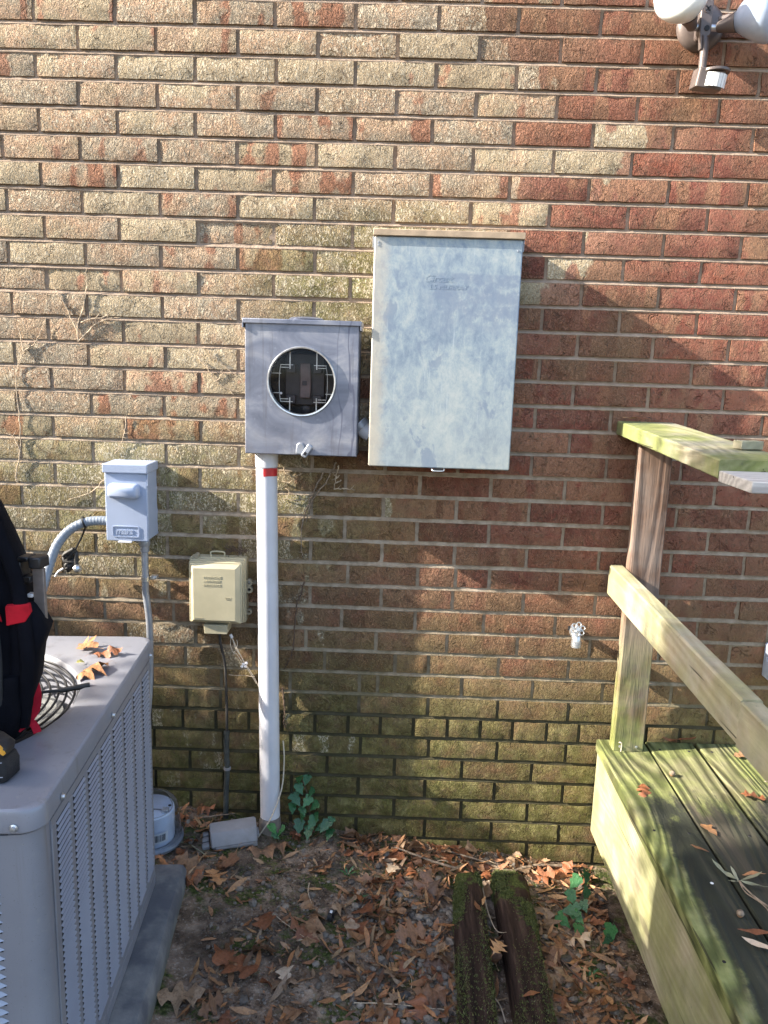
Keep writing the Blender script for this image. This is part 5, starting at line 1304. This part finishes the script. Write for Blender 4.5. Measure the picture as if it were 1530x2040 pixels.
front_panel('front_pocket', 'bfab', [(-.15, .03), (.10, .03), (.128, .06), (.135, .13), (.12, .19), (.08, .215), (-.15, .22)], .022, th=.03)
for dx, r_ in ((.160, .0055), (.130, .004)):
    pts = [(dx-.004, -.105, .015), (dx+.004, -.112, .10), (dx+.004, -.108, .20), (dx-.012, -.10, .30), (dx-.04, -.085, .38), (dx-.085, -.06, .45)]
    MB().tube(smooth_path(pts, 6), r_, 8).build('piping', 'rub', bp, 60)
MB().tube(smooth_path([(.192, -.075, .02), (.208, -.09, .12), (.206, -.088, .22), (.195, -.08, .30), (.170, -.068, .38), (.135, -.052, .44), (.09, -.03, .495)], 6), .013, 8).build('padded_edge', 'bfab', bp, 60)
# side pocket with red trim
sack('side_pocket', 'bfab', [(.165, .205, -.085, .03, .05), (.170, .222, -.09, .04, .10), (.172, .232, -.09, .045, .16), (.172, .246, -.088, .04, .198), (.172, .236, -.085, .03, .220), (.168, .222, -.08, .02, .240), (.165, .215, -.075, .02, .246)], wr=.004, seed=3)
MB().prism([(.180, .216), (.211, .222), (.221, .238), (.219, .254), (.180, .252)], -.104, -.084).build('red_trim', 'rfab', bp, 35, .002)
sack('lower_skirt', 'bfab', [(.10, .188, -.11, .05, -.0), (.12, .196, -.115, .06, .05), (.14, .200, -.11, .06, .12)], wr=.008, seed=7)
# red webbing trailing over the guard
wp = [((.216, -.02, .135), 0), ((.206, -.02, .10), .2), ((.215, -.03, .06), .5), ((.214, -.045, .035), .9), ((.200, -.06, .022), 1.3), ((.182, -.085, .020), 1.5)]
def ribbon(pts, w0, name):
    P = smooth_path(pts, 6); L = []
    for i_, p in enumerate(P):
        d = (P[min(i_+1, len(P)-1)]-P[max(i_-1, 0)]).normalized(); k = i_/(len(P)-1)
        u = d.cross(Vector((.35*math.sin(k*3), -1, .35+.3*k))).normalized()*w0
        L.append([p-u, p+u, p+u+Vector((0, .0012, 0)), p-u+Vector((0, .0012, 0))])
    MB().loops(L).build(name, 'web', bp, 60)
ribbon([(.196, -.02, .130), (.206, -.02, .100), (.214, -.03, .070), (.213, -.045, .042), (.200, -.065, .024), (.184, -.085, .014)], .0070, 'red_strap')
ribbon([(.196, -.060, .026), (.206, -.070, .024), (.214, -.078, .016), (.218, -.084, .006)], .0070, 'red_strap')

hs = thing('hand_tool', 'grey steel tool with black squared grip standing in the backpack side pocket', 'hand tool', (.026, -.862, .976), R(-6))
MB().box(-.008, .013, -.004, .004, -.05, .075).build('blade', 'tool', hs, 35, .0008)
b = MB(); o1 = rrect(-.030, .020, .052, .090, .006, 3)
b.loops([[Vector((p[0]*.0+(.0), 0, 0)) for p in o1]]*0 or [[Vector((p[0], -.014, p[1])) for p in o1], [Vector((p[0], .014, p[1])) for p in o1]])
MB().box(-.008, .015, -.016, .016, .076, .097).build('grip', 'black', hs, 35, .003)
MB().box(-.029, -.0085, -.016, .016, .088, .097).build('grip_top', 'black', hs, 35, .003)
MB().box(-.030, -.023, -.016, .016, -.002, .0875).build('grip_side', 'black', hs, 35, .002)
MB().box(-.0225, -.0085, -.012, .012, .048, .060).build('grip_floor', 'black', hs, 35, .002)
MB().box(-.0215, -.0085, -.008, .008, .020, .026).build('ferrule', 'white', hs, 35, .001)

pt = thing('cordless_tool', 'black cordless tool with yellow accent standing in front of the backpack', 'power tool', (.026, -1.047, TZ), R(-4)); pt.scale = (1, .5, .74)
def tsec(z, x0, x1, y0, y1, r): return [Vector((p[0], p[1], z)) for p in rrect(x0, x1, y0, y1, r, 4)]
MB().loops([tsec(.001, -.095, .024, -.034, .055, .014), tsec(.006, -.098, .029, -.040, .060, .018), tsec(.040, -.098, .030, -.041, .060, .018), tsec(.056, -.094, .026, -.036, .056, .018), tsec(.060, -.088, .020, -.030, .05, .016)]).build('rubber_foot', 'rub', pt, 50)
MB().loops([tsec(.0605, -.090, .024, -.033, .052, .016), tsec(.078, -.092, .026, -.035, .054, .017), tsec(.096, -.085, .010, -.030, .048, .016), tsec(.108, -.075, -.010, -.022, .04, .014)]).build('housing', 'black', pt, 50)
b = MB(); b.add([(.0270, -.030, .070), (.0280, .030, .070), (.0265, .030, .084), (.010, .028, .100), (-.004, .026, .107), (-.004, -.016, .1065), (.010, -.026, .099), (.0265, -.030, .084)],
                [(0, 1, 2, 7), (7, 2, 3, 6), (6, 3, 4, 5)]); b.f = b.f
MB().prism([(-.006, .104), (.006, .101), (.0215, .084), (.0275, .068), (.0225, .072), (.0, .088), (-.008, .094)], -.0385, -.020).build('yellow_accent', 'yel', pt, 35, .0015)
for z_ in (.016, .050): MB().tube([(-.060, -.0425, z_), (.012, -.0425, z_), (.024, -.037, z_+.002)], .0012, 6).build('seam_line', 'emt', pt)

# ------------------------------------------------------------------ unseen greenery added at the left, shaped to block the sun
def evergreen(label, cx, cy, rad, h, n, seed, lo=.0, sq_=.0, lsz=.07):
    rs = random.Random(seed); t = thing('added_shade_shrub' if h < 2.4 else 'added_shade_tree', label, 'shrub' if h < 2.4 else 'tree', (cx, cy, gz(cx, cy)-.05))
    MB().tube([(0, 0, 0), (.03, .02, h*.5), (0, 0, h*.85)], [rad*.12, rad*.08, rad*.03], 10).build('trunk', 'bark', t, 60)
    L = []; m_ = 36; N = 26
    def R_(k, a):
        prof = (1-max(0, (k-.72)/.28)**2.2)**.5*(.86+.14*min(1, k*5))
        return rad*.80*prof*(1+.16*mn.noise(Vector((math.cos(a)*2, math.sin(a)*2, k*h*1.6+seed))))
    for i in range(N+1):
        k = i/N
        L.append([Vector((R_(k, a)*math.cos(a), R_(k, a)*math.sin(a), lo+k*(h-lo)*.96)) for a in [2*math.pi*j/m_ for j in range(m_)]])
    MB().loops(L).build('inner_crown', 'ever', t, 60)
    V = []; F = []
    for q in range(n):
        k = rs.random()**.9; a = rs.uniform(0, 6.283); rr = R_(k, a)*rs.uniform(.93, 1.30)
        p = Vector((rr*math.cos(a), rr*math.sin(a), lo+k*(h-lo)*rs.uniform(.97, 1.04)))
        u = Vector((rs.gauss(0, 1), rs.gauss(0, 1), rs.gauss(0, 1))).normalized(); v = u.orthogonal().normalized(); s_ = lsz*rs.uniform(.5, 1.1); o = len(V)
        V += [tuple(p), tuple(p+u*s_*.5+v*s_*.22), tuple(p+u*s_), tuple(p+u*s_*.5-v*s_*.22)]; F.append((o, o+1, o+2, o+3))
    m = bpy.data.meshes.new('crown'); m.from_pydata(V, [], F); m.materials.append(MT['ever']); tag(link('crown', m, None, t), kind='stuff')
evergreen('dense evergreen tree added left of the air conditioner to block sun, outside the photograph', -3.3, -2.18, 1.05, 5.2, 9000, 1)
evergreen('second dense evergreen tree added farther from the house to block sun, outside the photograph', -3.6, -3.9, 1.1, 4.9, 6000, 2)
evergreen('low evergreen shrub added against the house wall to shade the ground, outside the photograph', -3.15, -.50, .58, 2.12, 5000, 3, lsz=.06)
